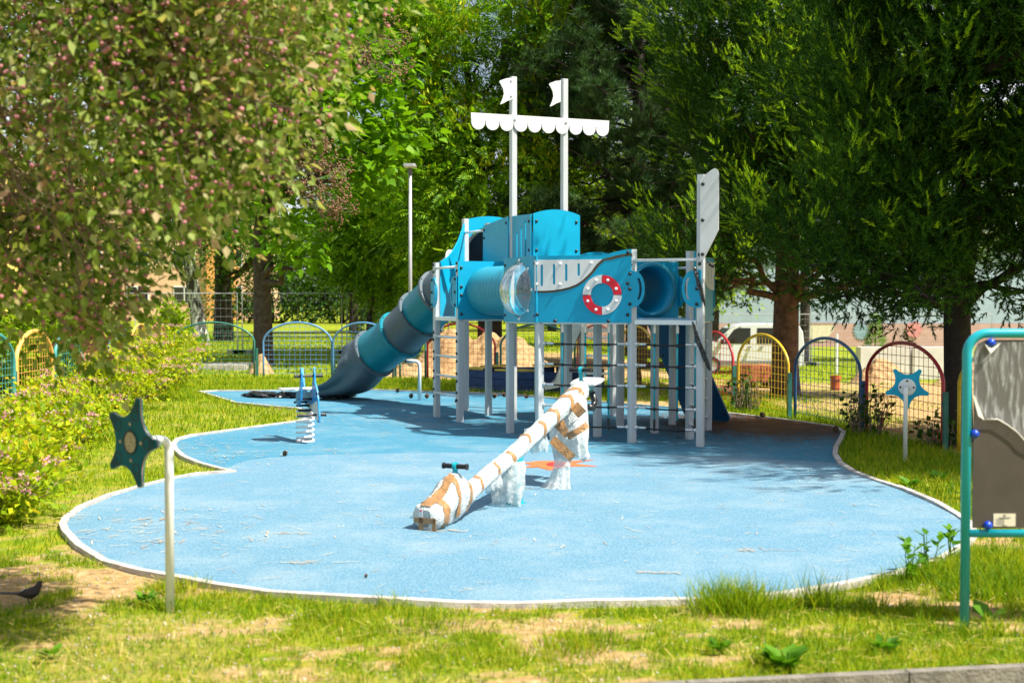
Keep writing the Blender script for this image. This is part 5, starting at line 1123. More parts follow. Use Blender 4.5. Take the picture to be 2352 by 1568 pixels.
def tree(name, label, loc, trunk, rs, blobs, ncl, k, cs, tmpl, size, lm, bm='bark', droop=.4, seed=0, group=None, gap=.42, lo=.35, twig=1.0, nb=70, cat='tree', jit=.5, parent=None, limb_r=.5):
    rng = np.random.default_rng(seed); loc = np.array(loc, float); loc[2] = float(tz(loc[0], loc[1])); o = thing(name, label, cat, loc, group)
    b = MB(); tp = [loc+np.array(p) for p in trunk]; trunk_mesh(b, tp, rs); tp = np.array(tp)
    vol = np.array([e[3]*e[4]*e[5] for e in blobs])**.7; cnt = (ncl*vol/vol.sum()).astype(int)+1; allC = []
    for e, n in zip(blobs, cnt):
        e = (*(loc+np.array(e[:3])), *e[3:]); C = in_ell(rng, n*2, e, lo)
        g_ = .6*vnoise(C[:,0]+C[:,2]*.8, C[:,1]-C[:,2]*.6, max(e[3:])*.42, seed)+.4*vnoise(C[:,0]-C[:,2]*.5, C[:,1]+C[:,2], max(e[3:])*.2, seed+1); C = C[g_ > gap][:n]
        allC.append(C); cc = np.array(e[:3]); j = int(np.argmin(np.linalg.norm(tp-(cc-np.array([0, 0, .35*np.linalg.norm(cc[:2]-loc[:2])+e[5]*.5])), axis=1))); j = min(j, len(tp)-2)
        r0 = (rs[j] if isinstance(rs, list) else rs)*limb_r; pts = limb(b, tp[j], cc, r0, r0*.3, rng, .18, 8)
        m = int(nb*len(C)/max(1, ncl))
        for q in C[rng.permutation(len(C))[:m]]:
            s = pts[int(np.argmin(np.linalg.norm(pts-q, axis=1)))]; limb(b, s, q, max(.010, r0*.28)*twig, .006*twig, rng, .2, 5, .03)
    b.build('trunk', M[bm], o, smooth=True); C = np.concatenate(allC)
    V, F = cluster_leaves(rng, C, k, cs, tmpl, size, droop, loc+np.array([0, 0, loc[2]+3]), jit)
    npmesh('crown', V, F, lm, o); return o, C, rng
LM = {}
LM['catalpa'] = leafmat('leaf_heart', [(.08,.20,.006),(.14,.31,.008),(.22,.40,.014)], .42)
LM['golden'] = leafmat('leaf_pinnate', [(.04,.13,.006),(.10,.24,.008),(.20,.38,.010),(.36,.50,.012)], .42)
LM['golden_fl'] = leafmat('panicle_yellow', [(.34,.42,.01),(.52,.54,.012)], .4)
LM['pine'] = leafmat('needle_pine', [(.016,.05,.016),(.042,.10,.03),(.10,.17,.05)], .2, patch=.8)
LM['juniper'] = leafmat('scale_leaf', [(.006,.028,.004),(.018,.065,.005),(.042,.115,.006),(.09,.18,.008)], .25, patch=.7); LM['juniper_tip'] = leafmat('young_sunlit_scale_leaf', [(.10,.24,.006),(.26,.43,.010),(.42,.52,.02)], .40, patch=.6)  # young tips, coloured brighter still to stand in for sun on outer tufts
LM['crab'] = leafmat('leaf_crab', [(.045,.10,.010),(.14,.22,.022),(.26,.34,.07),(.36,.42,.16),(.50,.31,.21)], .48, patch=1.5, tint=(1.3,1.2,.6))
LM['birch'] = leafmat('leaf_birch', [(.022,.065,.006),(.055,.13,.008),(.12,.21,.012)], .38)
LM['dark'] = leafmat('leaf_dark', [(.014,.045,.006),(.035,.09,.008),(.08,.16,.012)], .3, patch=.5)
LM['bright'] = leafmat('leaf_bright', [(.11,.21,.006),(.21,.33,.008),(.33,.42,.012)], .45, patch=.6)
LM['shrub'] = leafmat('leaf_spirea', [(.12,.22,.005),(.25,.36,.006),(.40,.46,.010),(.50,.36,.02)], .42, patch=2)
LM['flower'] = leafmat('flower_pink', [(.62,.22,.30),(.74,.36,.42),(.72,.46,.46)], .3, tint=(1,1,1))
LM['fruit'] = mat('fruit_pink', (.42,.16,.18), .6, var=.4, nscale=20)
LM['seed'] = mat('seed_brown', (.20,.105,.055), .9, var=.3, nscale=20)
LM['grass'] = leafmat('grass_blade', [(.06,.16,.004),(.15,.27,.006),(.30,.38,.008),(.48,.42,.03)], .42, patch=1.6)
LM['weed'] = leafmat('leaf_weed', [(.05,.16,.01),(.09,.23,.012),(.14,.30,.02)], .4)
# ---------------------------------------------------------------- trees
def heart_tree():
    q = G(603, 842); h = q.y; X = q.x; L = lambda px, py, d: np.array(D(px, py, d))-np.array([X, h, 0])
    bl = []
    for px, py, d, r in ((700,110,h,1.6),(840,170,h-.5,1.25),(880,330,h-.8,1.05),(760,260,h-1,1.2),(640,260,h,1.5),(520,200,h,1.7),(560,400,h-.5,1.25),(640,530,h-1.2,.75),(430,330,h,1.5),(600,20,h,1.6),(760,40,h+1,1.2),(690,590,h-1.4,.42),(850,400,h-1,.55)): c = L(px, py, d); bl.append((*c, r, r, r*.72))
    tk = [(0,0,-.1),(.02,0,.9),(.0,0,2.0),(-.03,0,3.2),(.1,0,4.2),(.15,0,5.6),(.2,0,7.2)]
    o, C, rng = tree('catalpa_tree', 'heart-leaved tree with bright green leaves and a straight brown trunk beyond the back fence', (X, h, 0), tk, [.29,.235,.21,.20,.17,.12,.06], bl, 620, 9, .34, HEART, .235, LM['catalpa'], 'bark', .55, 21, gap=.40, nb=60, jit=.45)
    b = MB(); sd = []
    for px, py, d in ((640,330,h-2.2),(690,345,h-2.3),(735,350,h-2.4),(765,380,h-2.4),(715,400,h-2.4),(745,440,h-2.4),(790,400,h-2.4),(800,480,h-2.3),(770,500,h-2.3),(690,430,h-2.3),(840,120,h-2),(880,90,h-2),(905,150,h-2),(660,390,h-2.4)):
        c = np.array(D(px, py, d)); s = np.array(D(620+rng.normal()*20, 400, h-1.3)) if py > 200 else np.array(D(780, 180, h-1)); pts = limb(b, s, c, .022, .010, rng, .25, 7, .05)
        for k in range(9): e = c+rng.normal(0, .20, 3); limb(b, pts[-1-rng.integers(0, 4)], e, .009, .005, rng, .25, 4); sd.append(e+rng.normal(0, .07, (9, 3)))
    b.build('dry_twigs', M['twig'], o, smooth=True); sd = np.concatenate(sd); oc = ([(0,0,1),(1,0,0),(0,1,0),(-1,0,0),(0,-1,0),(0,0,-1)], [(0,1,2),(0,2,3),(0,3,4),(0,4,1),(5,2,1),(5,3,2),(5,4,3),(5,1,4)])
    npmesh('dry_seed_pods', *inst(*oc, np.tile(np.eye(3), (len(sd), 1, 1)), sd, .024*(1+.4*rng.random(len(sd)))), LM['seed'], o)
heart_tree()
def golden(label, loc, blobs, trunk, rs, seed, ncl, fl, stems=(), **kw):
    o, C, rng = tree('goldenrain_tree', label, loc, trunk, rs, blobs, ncl, 11, .42, FROND, .46, LM['golden'], 'bark_dark', .55, seed, gap=.53, jit=1.0, nb=110, limb_r=.55, **kw)
    if fl:
        top = C[C[:,2] > np.quantile(C[:,2], .25)]; P_ = np.repeat(top[rng.permutation(len(top))[:fl]], 22, 0); P_ = P_+rng.normal(0, .17, P_.shape)+[0, 0, .25]
        d = rng.normal(0, .5, P_.shape)+[0, 0, 1.0]; npmesh('flower_panicles', *inst(*NLEAF, frames(d, np.array([0, 1.0, 0]), rng, .8), P_, .15*(1+.3*rng.random(len(P_)))), LM['golden_fl'], o)
    if stems:
        b = MB(); l = np.array([loc[0], loc[1], 0.])
        for p, r0, r1 in stems: limb(b, l+np.array(p[0]), l+np.array(p[1]), r0, r1, rng, .10, 9)
        b.build('stem', M['bark_dark'], o, smooth=True)
golden('tall pinnate-leaved tree with many dark stems and yellow blossom behind the masts', (-.6, 34.5, 0),
    [(-.3,0,9.2,2.2,2.2,1.3),(1.6,0,8.6,1.5,1.8,1.2),(-1.9,0,7.9,1.2,1.5,1.1),(.6,.5,7.0,1.4,1.5,.9),(-1.2,-.4,6.0,1.3,1.5,1.0),(1.5,0,6.6,1.1,1.4,.9),(-.6,-.8,4.6,1.5,1.3,.9),(.9,-.3,4.8,1.1,1.3,.9),(-1.5,-.5,3.4,1.1,1.2,.75),(.2,-.9,3.2,1.4,1.1,.75),(-.6,0,2.4,1.3,1.1,.5),(1.3,0,3.0,.9,1.0,.7),(-2.6,0,9.6,1.1,1.2,.8)],
    [(0,0,-.1),(.02,0,1.2),(-.02,0,2.4),(-.1,0,3.6),(-.25,0,5.0),(-.5,0,6.8),(-.7,0,9)], [.36,.31,.29,.20,.15,.10,.05], 31, 700, 300,
    stems=(((( 0,0,2.2),(.9,0,6.4)),.17,.08),(((.9,0,6.2),(1.1,0,9.5)),.09,.03),(((.05,0,2.4),(.45,.2,8.5)),.16,.06),(((-.1,0,3.2),(-1.6,.2,8.6)),.13,.05),(((.3,0,4),(1.9,.2,8)),.11,.04),(((-.3,0,4.6),(-2.0,.3,9.2)),.10,.03)))
golden('lower pinnate-leaved tree with drooping fronds left of the lamp post', (-4.3, 39.5, 0),
    [(-.1,0,4.6,1.2,1.3,.9),(.9,-.4,3.9,.9,1.1,.7),(-.8,-.4,3.3,1.0,1.1,.7),(.3,-1.0,2.7,1.1,.9,.55),(1.3,-.6,2.9,.7,.8,.5),(0,0,6.0,1.1,1.1,.8),(.9,-1.2,2.0,.5,.5,.35),(1.5,.3,5.2,.7,.8,.6)], [(0,0,-.1),(.05,.2,1.5),(0,.2,3),(.1,.2,4.5),(.1,.2,6)], [.16,.14,.12,.08,.04], 32, 330, 0)
# pine
def conifer_pine():
    loc = np.array([3.2, 33.5, 0.]); loc[2] = float(tz(3.2, 33.5)); o = thing('pine_tree', 'dark long-needled pine right of the white masts', 'tree', loc); rng = np.random.default_rng(41); b = MB(); b.tube([Vector(loc+np.array(p)) for p in ((0,0,-.1),(.05,0,2),(0,0,5),(.05,0,9),(0,0,13.5))], [.26,.23,.18,.12,.04], 12, cap=False); T = []; Dr = []
    for z in np.arange(1.9, 13, .40):
        R_ = 3.5*math.sqrt(max(.05, 1-((z-4.6)/10)**2))*(.80 if z < 2.6 else 1)
        for k in range(8):
            a = rng.random()*2*PI; r = R_*(.75+.3*rng.random()); e = loc+np.array([math.cos(a)*r, math.sin(a)*r, z+.25+.25*rng.normal()]); pts = limb(b, loc+np.array([0, 0, z-.25]), e, .040, .012, rng, .12, 8, -.05)
            for j in range(20):
                t = .30+.72*rng.random(); p = pts[min(7, int(t*7))]; q = p+np.array([math.cos(a), math.sin(a), 0])*.12+rng.normal(0, .30, 3)*np.array([1,1,.55])
                if vnoise(q[0]*1.2+q[2], q[1]+q[2]*.7, 1.1, 44) < .36: continue
                limb(b, p, q, .011, .007, rng, .1, 3); m = 5
                T.append(q+rng.normal(0, .10, (m, 3))); d = unit(q-p)*.6+np.array([0, 0, .75]); Dr.append(d+rng.normal(0, .35, (m, 3)))
    b.build('trunk', M['bark_dark'], o, smooth=True); T = np.concatenate(T); Dr = np.concatenate(Dr); pr = []
    idx = rng.integers(0, 3, len(T))
    for i in range(3): s = idx == i; pr.append(inst(*TUFTS[i], frames(Dr[s], np.array([0, 1., 0]), rng, 1), T[s], .215*(1+.3*rng.random(s.sum()))))
    npmesh('crown', *join(pr), LM['pine'], o)
conifer_pine()
def juniper(label, loc, tk, rs, blobs, npl, seed, bark, low=()):
    npl = int(npl*1.25)
    loc = np.array([loc[0], loc[1], float(tz(*loc))]); o = thing('juniper_tree', label, 'tree', loc, 'large dark conifers on the right'); rng = np.random.default_rng(seed); b = MB(); tp = np.array([loc+np.array(p) for p in tk]); b.tube([Vector(p) for p in tp], rs, 14, cap=False); T = []; Dr = []; S_ = []; TT = []
    vol = np.array([e[3]*e[4]*e[5] for e in blobs])**.67; cnt = (npl*vol/vol.sum()).astype(int)
    for e, n in zip(blobs, cnt):
        cc = loc+np.array(e[:3]); j = int(np.argmin(np.linalg.norm(tp-(cc-[0, 0, .5]), axis=1))); pts = limb(b, tp[j], cc, .07, .03, rng, .15, 7)
        B = in_ell(rng, n, (*cc, *e[3:]), .62)
        for q in B:
            if vnoise(q[0]+q[2]*.7, q[1]+q[2]*.5, .9, seed) < .27: continue
            o_ = unit((q-cc)/np.array(e[3:])); ax = unit(o_*np.array([.75,.75,.25])+np.array([0, 0, .75])+rng.normal(0, .22, 3)); L = .75+.85*rng.random()
            if rng.random() < .30: limb(b, pts[rng.integers(2, 7)], q, .018, .006, rng, .15, 5)
            m = 34; t = rng.random(m)**.8; w = .27*(1-.80*t)+.03; p = q+ax*(t*L)[:,None]+rng.normal(0, 1, (m, 3))*w[:,None]*.62
            tipm = (t > .62) & (rng.random(m) < (.62 if seed == 51 else .36)); TT.append(tipm); T.append(p); off = p-(q+ax*(t*L)[:,None]); Dr.append(ax*1.0+unit(off)*.65+[0, 0, .10]); S_.append(.27*(1.1-.5*t)*(.8+.4*rng.random(m)))
        m = int(n*5); TT.append(np.zeros(m, bool)); T.append(in_ell(rng, m, (*cc, *[x*.72 for x in e[3:]]), 0)); Dr.append(rng.normal(0, 1, (m, 3))); S_.append(np.full(m, .34))
    for p0, p1 in low:
        p0 = loc+np.array(p0); p1 = loc+np.array(p1); pts = limb(b, p0, p1, .035, .010, rng, .12, 9, .03)
        for j in range(26):
            i = rng.integers(3, 9); q = pts[i]+rng.normal(0, .28, 3)*[1, 1, .35]; limb(b, pts[i], q, .009, .004, rng, .2, 4); m = 5; TT.append(np.zeros(m, bool)); T.append(q+rng.normal(0, .10, (m, 3))); Dr.append(rng.normal(0, .6, (m, 3))+[0, 0, -.2]); S_.append(np.full(m, .24))
    b.build('trunk', M[bark], o, smooth=True); T = np.concatenate(T); Dr = np.concatenate(Dr); S_ = np.concatenate(S_); idx = rng.integers(0, 3, len(T)); pr = []
    TT = np.concatenate(TT)
    for nm_, mk_, lm_ in (('crown', ~TT, 'juniper'), ('young_sunlit_shoots', TT, 'juniper_tip')):  # outer sprays split off to carry painted sunlight on the young growth
        npmesh(nm_, *join([inst(*SPRAYS[i], frames(Dr[(idx == i) & mk_], np.array([0, 1., 0]), rng, 1), T[(idx == i) & mk_], S_[(idx == i) & mk_]) for i in range(3)]), LM[lm_], o)
juniper('big feathery conifer with a thick reddish trunk beyond the yellow fence panel', (D(1805, 890, 22.4).x, 22.4), [(0,0,-.2),(-.02,0,.5),(0,0,1.6),(.03,0,3),(0,0,5),(0,0,7.5)], [.29,.235,.215,.19,.14,.06],
    [(-.1,-.2,3.3,1.5,1.4,.85),(-.7,-.6,4.4,1.35,1.3,1.0),(.8,-.6,4.2,1.3,1.3,1.0),(-1.0,-.5,5.7,1.25,1.3,1.0),(.3,-.6,5.9,1.5,1.4,1.1),(1.5,-.2,5.4,1.2,1.2,1.0),(-.6,-.2,7.2,1.5,1.4,1.2),(.9,-.2,7.2,1.4,1.4,1.1),(-1.2,-.6,2.75,.75,.8,.5),(.9,-.7,2.75,.9,.8,.5),(-1.4,-.8,2.15,.8,.8,.38),(1.5,-.8,2.1,1.1,.8,.42),(.3,-1.2,2.3,.9,.6,.38),(2.4,-.4,2.6,1.0,1.0,.6)], 640, 51, 'bark_red', low=(((0,0,1.9),(-1.7,-.8,1.75)),((0,0,2.0),(1.6,-.9,1.7)),((0,0,1.9),(.8,-1.2,1.8))))
juniper('huge dark feathery conifer on the right with a black trunk behind the grey board', (5.12, 15.0), [(0,0,-.1),(0,0,.6),(-.02,0,1.5),(.1,0,2.6),(.1,0,4.2),(.1,0,6.5)], [.185,.155,.15,.14,.10,.05],
    [(.0,-.2,2.5,1.0,1.3,.55),(-.9,.1,2.9,.75,1.0,.55),(.9,-.5,2.2,.9,1.2,.6),(-.35,-.3,3.6,1.0,1.3,.75),(.7,-.6,3.4,1.1,1.3,.8),(-1.15,.2,4.0,.7,1.0,.6),(.1,-.5,4.7,1.3,1.4,.9),(-.8,.2,5.2,.9,1.1,.8),(1.2,-.5,4.8,1.2,1.3,.9),(.2,-.2,6.0,1.4,1.4,.9),(1.7,.2,3.2,1.0,1.2,.9),(-1.3,-.3,2.15,.8,.9,.38),(-.5,-.9,2.05,.6,.7,.33),(1.5,-3.2,4.3,1.4,1.4,.9),(1.2,-2.2,5.4,1.2,1.2,.9),(1.9,-2.2,3.7,1.2,1.4,.9),(2.6,-3.4,4.6,1.5,1.6,1.0),(2.3,-4.2,5.8,1.6,1.6,1.0)], 860, 52, 'bark_dark', low=(((0,0,1.7),(-1.5,-.1,1.65)),((0,0,1.8),(-.9,-1.3,1.75)),((0,0,1.8),(1.0,-.8,1.6)),((0,0,1.6),(-.7,.6,1.5))))  # last crown blobs lie out of view, added to shade the right lawn
# crab apple overhanging the left of the view
def crab():
    rng = np.random.default_rng(61); loc = np.array([-5.4, 7.0, 0.]); o = thing('crabapple_tree', 'crab apple branches with small pink fruits hanging over the upper left', 'tree', loc)
    poly = [(870,-40),(862,40),(800,100),(745,190),(720,250),(660,320),(640,400),(590,450),(550,490),(490,525),(420,560),(385,630),(330,690),(265,735),(225,800),(165,795),(125,735),(60,690),(-60,670),(-900,700),(-900,-900),(900,-900)]
    n = 16000; px = rng.uniform(-420, 870, n); py = rng.uniform(-230, 850, n); ok = in_poly(px, py, poly); px, py = px[ok]+rng.normal(0, 34, ok.sum()), py[ok]+rng.normal(0, 24, ok.sum()); d = np.where(px < 200, rng.uniform(5.5, 7.9, len(px)), rng.uniform(5.4, 7.0, len(px))); d = np.where(py > 660, rng.uniform(5.6, 6.4, len(px)), d)
    C = np.array([D(a, c, e) for a, c, e in zip(px, py, d)]); g_ = .62*vnoise(C[:,0]+C[:,2]*.9, C[:,1]-C[:,2]*.7, .50, 62)+.38*vnoise(C[:,0]-C[:,2], C[:,1]+C[:,2], .22, 63)
    edge = np.clip((700-px)/500, 0, 1)
    C = C[(g_ > .545-.10*edge)]
    C = C[rng.permutation(len(C))[:2500]]; b = MB(); tp = np.array([loc+np.array(p) for p in ((0,0,-.1),(.05,0,1.0),(.1,.1,1.7))]); b.tube([Vector(p) for p in tp], [.16,.13,.10], 12, cap=False); hubs = []
    for e in ((-3.9,6.6,3.3),(-3.0,7.6,4.0),(-2.3,6.4,3.6),(-3.4,7.2,2.5),(-1.7,7.2,3.4),(-2.6,6.0,2.6),(-1.2,6.6,4.2),(-4.6,6.2,4.4),(-3.2,8.5,3.2)):
        pts = limb(b, tp[-1], e, .036, .007, rng, .34, 13, .10); hubs += list(pts[3:])
    hubs = np.array(hubs)
    for q in C[:420]:
        s = hubs[int(np.argmin(np.linalg.norm(hubs-q-[0, 0, .12], axis=1)))]; pts = limb(b, s, q, .008, .0035, rng, .22, 6, .05)
    b.build('trunk', M['twig'], o, smooth=True)
    V, F = cluster_leaves(rng, C, 15, .078, LEAF, .047, .55, loc, .9, 1.2, .4, .55); npmesh('crown', V, F, LM['crab'], o)
    P_ = np.repeat(C[rng.permutation(len(C))[:1700]], 4, 0); P_ = P_+rng.normal(0, .050, P_.shape); ic = ([(0,0,1),(.9,0,.45),(.28,.85,.45),(-.72,.53,.45),(-.72,-.53,.45),(.28,-.85,.45),(.72,.53,-.45),(-.28,.85,-.45),(-.9,0,-.45),(-.28,-.85,-.45),(.72,-.53,-.45),(0,0,-1)],
      [(0,1,2),(0,2,3),(0,3,4),(0,4,5),(0,5,1),(1,6,2),(2,7,3),(3,8,4),(4,9,5),(5,10,1),(2,6,7),(3,7,8),(4,8,9),(5,9,10),(1,10,6),(6,11,7),(7,11,8),(8,11,9),(9,11,10),(10,11,6)])
    npmesh('fruits', *inst(*ic, np.tile(np.eye(3), (len(P_), 1, 1)), P_, .0078*(1+.6*rng.random(len(P_)))), LM['fruit'], o, smooth=True)
crab()
# birch, its neighbour, and background trees
def birch_mat():
    m, t, b = nt('birch_bark'); L = t.links.new; geo = t.nodes.new('ShaderNodeNewGeometry'); mp = t.nodes.new('ShaderNodeMapping'); mp.inputs['Scale'].default_value = (2.2, 2.2, 1.1); n = t.nodes.new('ShaderNodeTexNoise'); n.inputs['Scale'].default_value = 2.2; n.inputs['Detail'].default_value = 8; n.inputs['Distortion'].default_value = 1
    L(geo.outputs['Position'], mp.inputs['Vector']); L(mp.outputs[0], n.inputs['Vector']); r = t.nodes.new('ShaderNodeValToRGB'); r.color_ramp.elements[0].position = .48; r.color_ramp.elements[0].color = (.05,.045,.04,1); r.color_ramp.elements[1].position = .56; r.color_ramp.elements[1].color = (.50,.50,.47,1)
    L(n.outputs['Fac'], r.inputs['Fac']); L(r.outputs['Color'], b.inputs['Base Color']); b.inputs['Roughness'].default_value = .9; return m
M['birch'] = birch_mat()
q = G(457, 792); tree('birch_tree', 'leaning white-barked birch beyond the green fence panel', q, [(.1,0,-.1),(-.05,0,1),(-.25,0,2.4),(-.45,0,4),(-.5,0,7),(-.5,0,10)], [.34,.27,.24,.20,.12,.05], [(-.6,-1,4.8,2.6,2,1.1),(.8,-1,5.4,2,2,1.2),(-2.4,-.5,6.2,2,2,1.4),(0,0,8.2,3,2.5,1.8),(-1.6,-1.4,3.6,1.4,1.2,.7),(.9,-1.6,3.7,1.2,1.2,.6)], 420, 26, .38, LEAF, .14, LM['birch'], 'birch', .8, 71)
q = G(515, 784); tree('leafy_tree', 'dark-trunked tree right of the birch with leaves round its stem', q, [(0,0,-.1),(.02,0,1.2),(0,0,2.6),(.05,0,5),(0,0,9)], [.42,.33,.30,.22,.10], [(0,-.6,3.4,.9,.9,.9),(1.2,-1,4.6,1.9,1.6,1.1),(-1,-1,5,1.8,1.6,1.2),(2.6,-.5,4.2,1.4,1.3,.8),(.5,0,7.4,3,2.5,1.8),(0.1,-.5,2.2,.55,.5,.5)], 400, 26, .38, LEAF, .15, LM['birch'], 'bark_dark', .7, 72)
BG = [('spruce_like_tree','dark dense conifer just right of the lamp post', (-2.55,42,0), [(0,0,4.6,2.0,1.8,.8),(0,0,3.4,2.2,1.9,.7),(.1,0,5.9,1.7,1.6,.9),(0,0,2.3,1.9,1.6,.5),(0,0,7.4,1.3,1.2,1.0)], 'dark', 330, .17, 73),
 ('leafy_tree','sunlit yellow-green tree glowing through the gap behind the pine', (4.3,47,0), [(-1.2,0,5.2,2.3,2,1.7),(1.5,0,5.0,2.3,2,1.8),(0,0,7.6,2.6,2.2,1.8),(-2.6,0,3.5,1.7,1.5,1.2),(2.2,0,2.8,1.8,1.5,1.0),(0,-.5,3.0,1.8,1.5,1.0)], 'bright', 420, .19, 74),
 ('leafy_tree','round green tree far behind the catalpa at the left', (-13,58,0), [(0,0,7,4,3,2.5),(3,0,9.5,3.6,3,2.4),(-4,0,10,4,3,2.6),(6,0,6.0,3,2.5,2),(0,0,13.5,4.5,3,3),(5,0,14,4,3,2.6)], 'birch', 900, .24, 75),
 ('leafy_tree','tall dark tree far behind on the upper left', (-20,62,0), [(0,0,6,4.5,3,2.6),(-4,0,9,4,3,2.8),(4,0,10,4,3,2.8),(0,0,14,5,3,3.4),(-7,0,5,3,3,2),(5,0,15,4,3,3),(-5,0,16,4,3,3)], 'dark', 950, .25, 76),
 ('leafy_tree','green tree beyond the lawn between the trunk and the lamp post', (-8.0,66,0), [(0,0,4.4,3,2.4,1.8),(-3,0,4.0,2.4,2,1.5),(3,0,4.2,2.6,2,1.6),(.5,0,7.6,3.4,2.5,2.2)], 'dark', 400, .22, 77),
 ('leafy_tree','dark tree at the far lawn edge left of the slide', (-4.4,70,0), [(0,0,3.8,2.8,2.2,1.6),(2.6,0,4.2,2.4,2,1.6),(0,0,6.4,2.8,2.2,1.8)], 'birch', 330, .22, 78),
 ('leafy_tree','dark bushy tree far behind the corrugated tube', (2.2,72,0), [(0,0,3.4,3.2,2.2,1.8),(4,0,3.4,3,2.2,1.7),(-3.4,0,3.2,2.6,2,1.6),(1,0,6.8,3.4,2.5,2)], 'dark', 420, .22, 79),
 ('leafy_tree','green tree far behind the right net', (10.5,68,0), [(0,0,4.2,3,2.4,1.8),(-3,0,3.4,2.6,2,1.6),(0,0,7.6,3.2,2.5,2),(3.4,0,6.4,2.8,2.2,1.8)], 'dark', 400, .22, 80),
 ('leafy_tree','tall tree showing between the dark conifers at the top', (12.5,56,0), [(0,0,9,3.6,2.6,2),(4,0,9.4,3.4,2.6,2),(8,0,9,3.4,2.6,2.2),(2,0,12,4,3,2)], 'birch', 380, .24, 81)]
for nm, lab, loc, bl, lm, n, sz, sd in BG: tree(nm, lab, loc, [(0,0,-.2),(.05,0,2),(0,0,5),(0,0,8)], [.26,.22,.16,.07], bl, n, 24, .48, LEAF, sz, LM[lm], 'bark_dark', .5, sd, group='trees far beyond the fence', gap=.36, nb=40)
for i, (x, y, lm, lab) in enumerate(((-38,100,'dark','dark bush at the far left lawn edge'),(-18,98,'dark','wide dark bush beside the peach apartment block'),(-13,100,'birch','green bush at the far lawn edge behind the first back fence'),(-8,96,'dark','dark bush at the far lawn edge behind the lamp post'),(-2,98,'birch','green bush at the far lawn edge behind the ladder tower'),(5,96,'dark','dark bush at the far lawn edge behind the hull'),(11,94,'dark','dark bush at the far lawn edge behind the climbing wall'))):
    tree('far_bush', lab, (x, y, 0), [(0,0,-.2),(.05,0,1),(0,0,2)], [.2,.16,.1], [(0,0,2.2,3.4,2,1.9),(-2.6,0,1.6,2.2,2,1.4),(2.8,0,1.8,2.4,2,1.6),(0,0,4.4,2.6,2,1.8)], 230, 22, .5, LEAF, .3, LM[lm], 'bark_dark', .4, 160+i, group='bushes at the far lawn edge', gap=.30, nb=10, cat='bush')
def small_fir(label, loc, h, r, seed, lm='pine'):
    loc = np.array([loc[0], loc[1], float(tz(loc[0], loc[1]))]); o = thing('young_conifer', label, 'tree', loc); rng = np.random.default_rng(seed); b = MB(); b.tube([Vector(loc), Vector(loc+[0, 0, h])], [.05,.01], 7); b.build('trunk', M['bark_dark'], o)
    n = 420; z = rng.random(n)**1.2; a = rng.random(n)*2*PI; rr2 = r*(1-z)*(.4+.6*rng.random(n)); p = loc+np.stack([np.cos(a)*rr2, np.sin(a)*rr2, .08+z*h], -1); d = np.stack([np.cos(a), np.sin(a), .5+0*a], -1)
    npmesh('crown', *inst(*SPRAYS[0], frames(d, np.array([0, 0, 1.]), rng, .6), p, h*.16), LM[lm], o)
small_fir('small bluish spruce on the far lawn left of the slide', (-5.4,50,0), 2.0, .75, 91); small_fir('young green conifer before the pink mural wall', (D(2010,800,66).x,66,0), 1.9, .6, 92, 'catalpa')
# ---------------------------------------------------------------- shrubs
def shrub(label, loc, r, h, seed, lm='shrub', nl=2600, ls=.055, flowers=26, name='spirea_shrub', cat='shrub', group='pink flowering shrubs along the left fence', fs=.026):
    loc = np.array([loc[0], loc[1], 0.]); o = thing(name, label, cat, loc, group); rng = np.random.default_rng(seed); b = MB(); tips = []
    for k in range(46):
        a = rng.random()*2*PI; q = r*math.sqrt(rng.random()); e = loc+np.array([math.cos(a)*q, math.sin(a)*q, h*(1-.45*(q/r)**2)*(.72+.36*rng.random())]); limb(b, loc+np.array([math.cos(a)*.15, math.sin(a)*.15, 0]), e, .006, .003, rng, .15, 5); tips.append(e)
    b.build('stems', M['twig'], o); tips = np.array(tips); n = nl; i = rng.integers(0, len(tips), n); t = 1-.85*rng.random(n)**1.4; base = loc+np.array([0, 0, 0]); P_ = base+(tips[i]-base)*t[:,None]+rng.normal(0, .085, (n, 3)); P_[:,2] = np.maximum(P_[:,2], .02)
    d = unit(tips[i]-base)*.4+rng.normal(0, .6, (n, 3)); npmesh('foliage', *inst(*LEAF, frames(d, np.array([0, 0, 1.]), rng, .6), P_, ls*(1+.4*rng.random(n))), LM[lm], o)
    if flowers:
        T = tips[rng.permutation(len(tips))[:flowers]]+[0, 0, .03]; m = 60; P_ = np.repeat(T, m, 0)+rng.normal(0, 1, (len(T)*m, 3))*np.array([.060,.050,.015])*(.8+.6*np.repeat(rng.random(len(T)), m))[:,None]
        npmesh('flowers', *inst(*LEAF, frames(rng.normal(0, 1, P_.shape), np.array([0, 0, 1.]), rng, .7), P_, fs), LM['flower'], o)
SH = [(-3.98,9.5,.80,.56,'nearest flowering shrub at the left edge'),(-4.55,11.2,.85,.55,'second flowering shrub from the camera along the hedge'),(-4.95,13.0,.85,.55,'flowering shrub before the green near fence panel'),(-5.30,14.9,.85,.56,'flowering shrub left behind the dark starfish'),(-5.70,16.9,.9,.58,'flowering shrub before the orange fence panel'),
 (-5.95,19.0,.95,.84,'flowering shrub right of the orange fence panel'),(-6.15,21.2,1.0,1.02,'flowering shrub before the light blue fence panel'),(-6.45,23.4,1.0,1.10,'last flowering shrub before the blue litter bin'),(-6.6,25.3,.9,1.1,'tall flowering shrub at the far end of the left fence row')]
for i, (x, y, r, h, lab) in enumerate(SH): shrub(lab, (x, y), r, h, 100+i, nl=3600 if y < 15 else 2800, ls=.062, flowers=15)
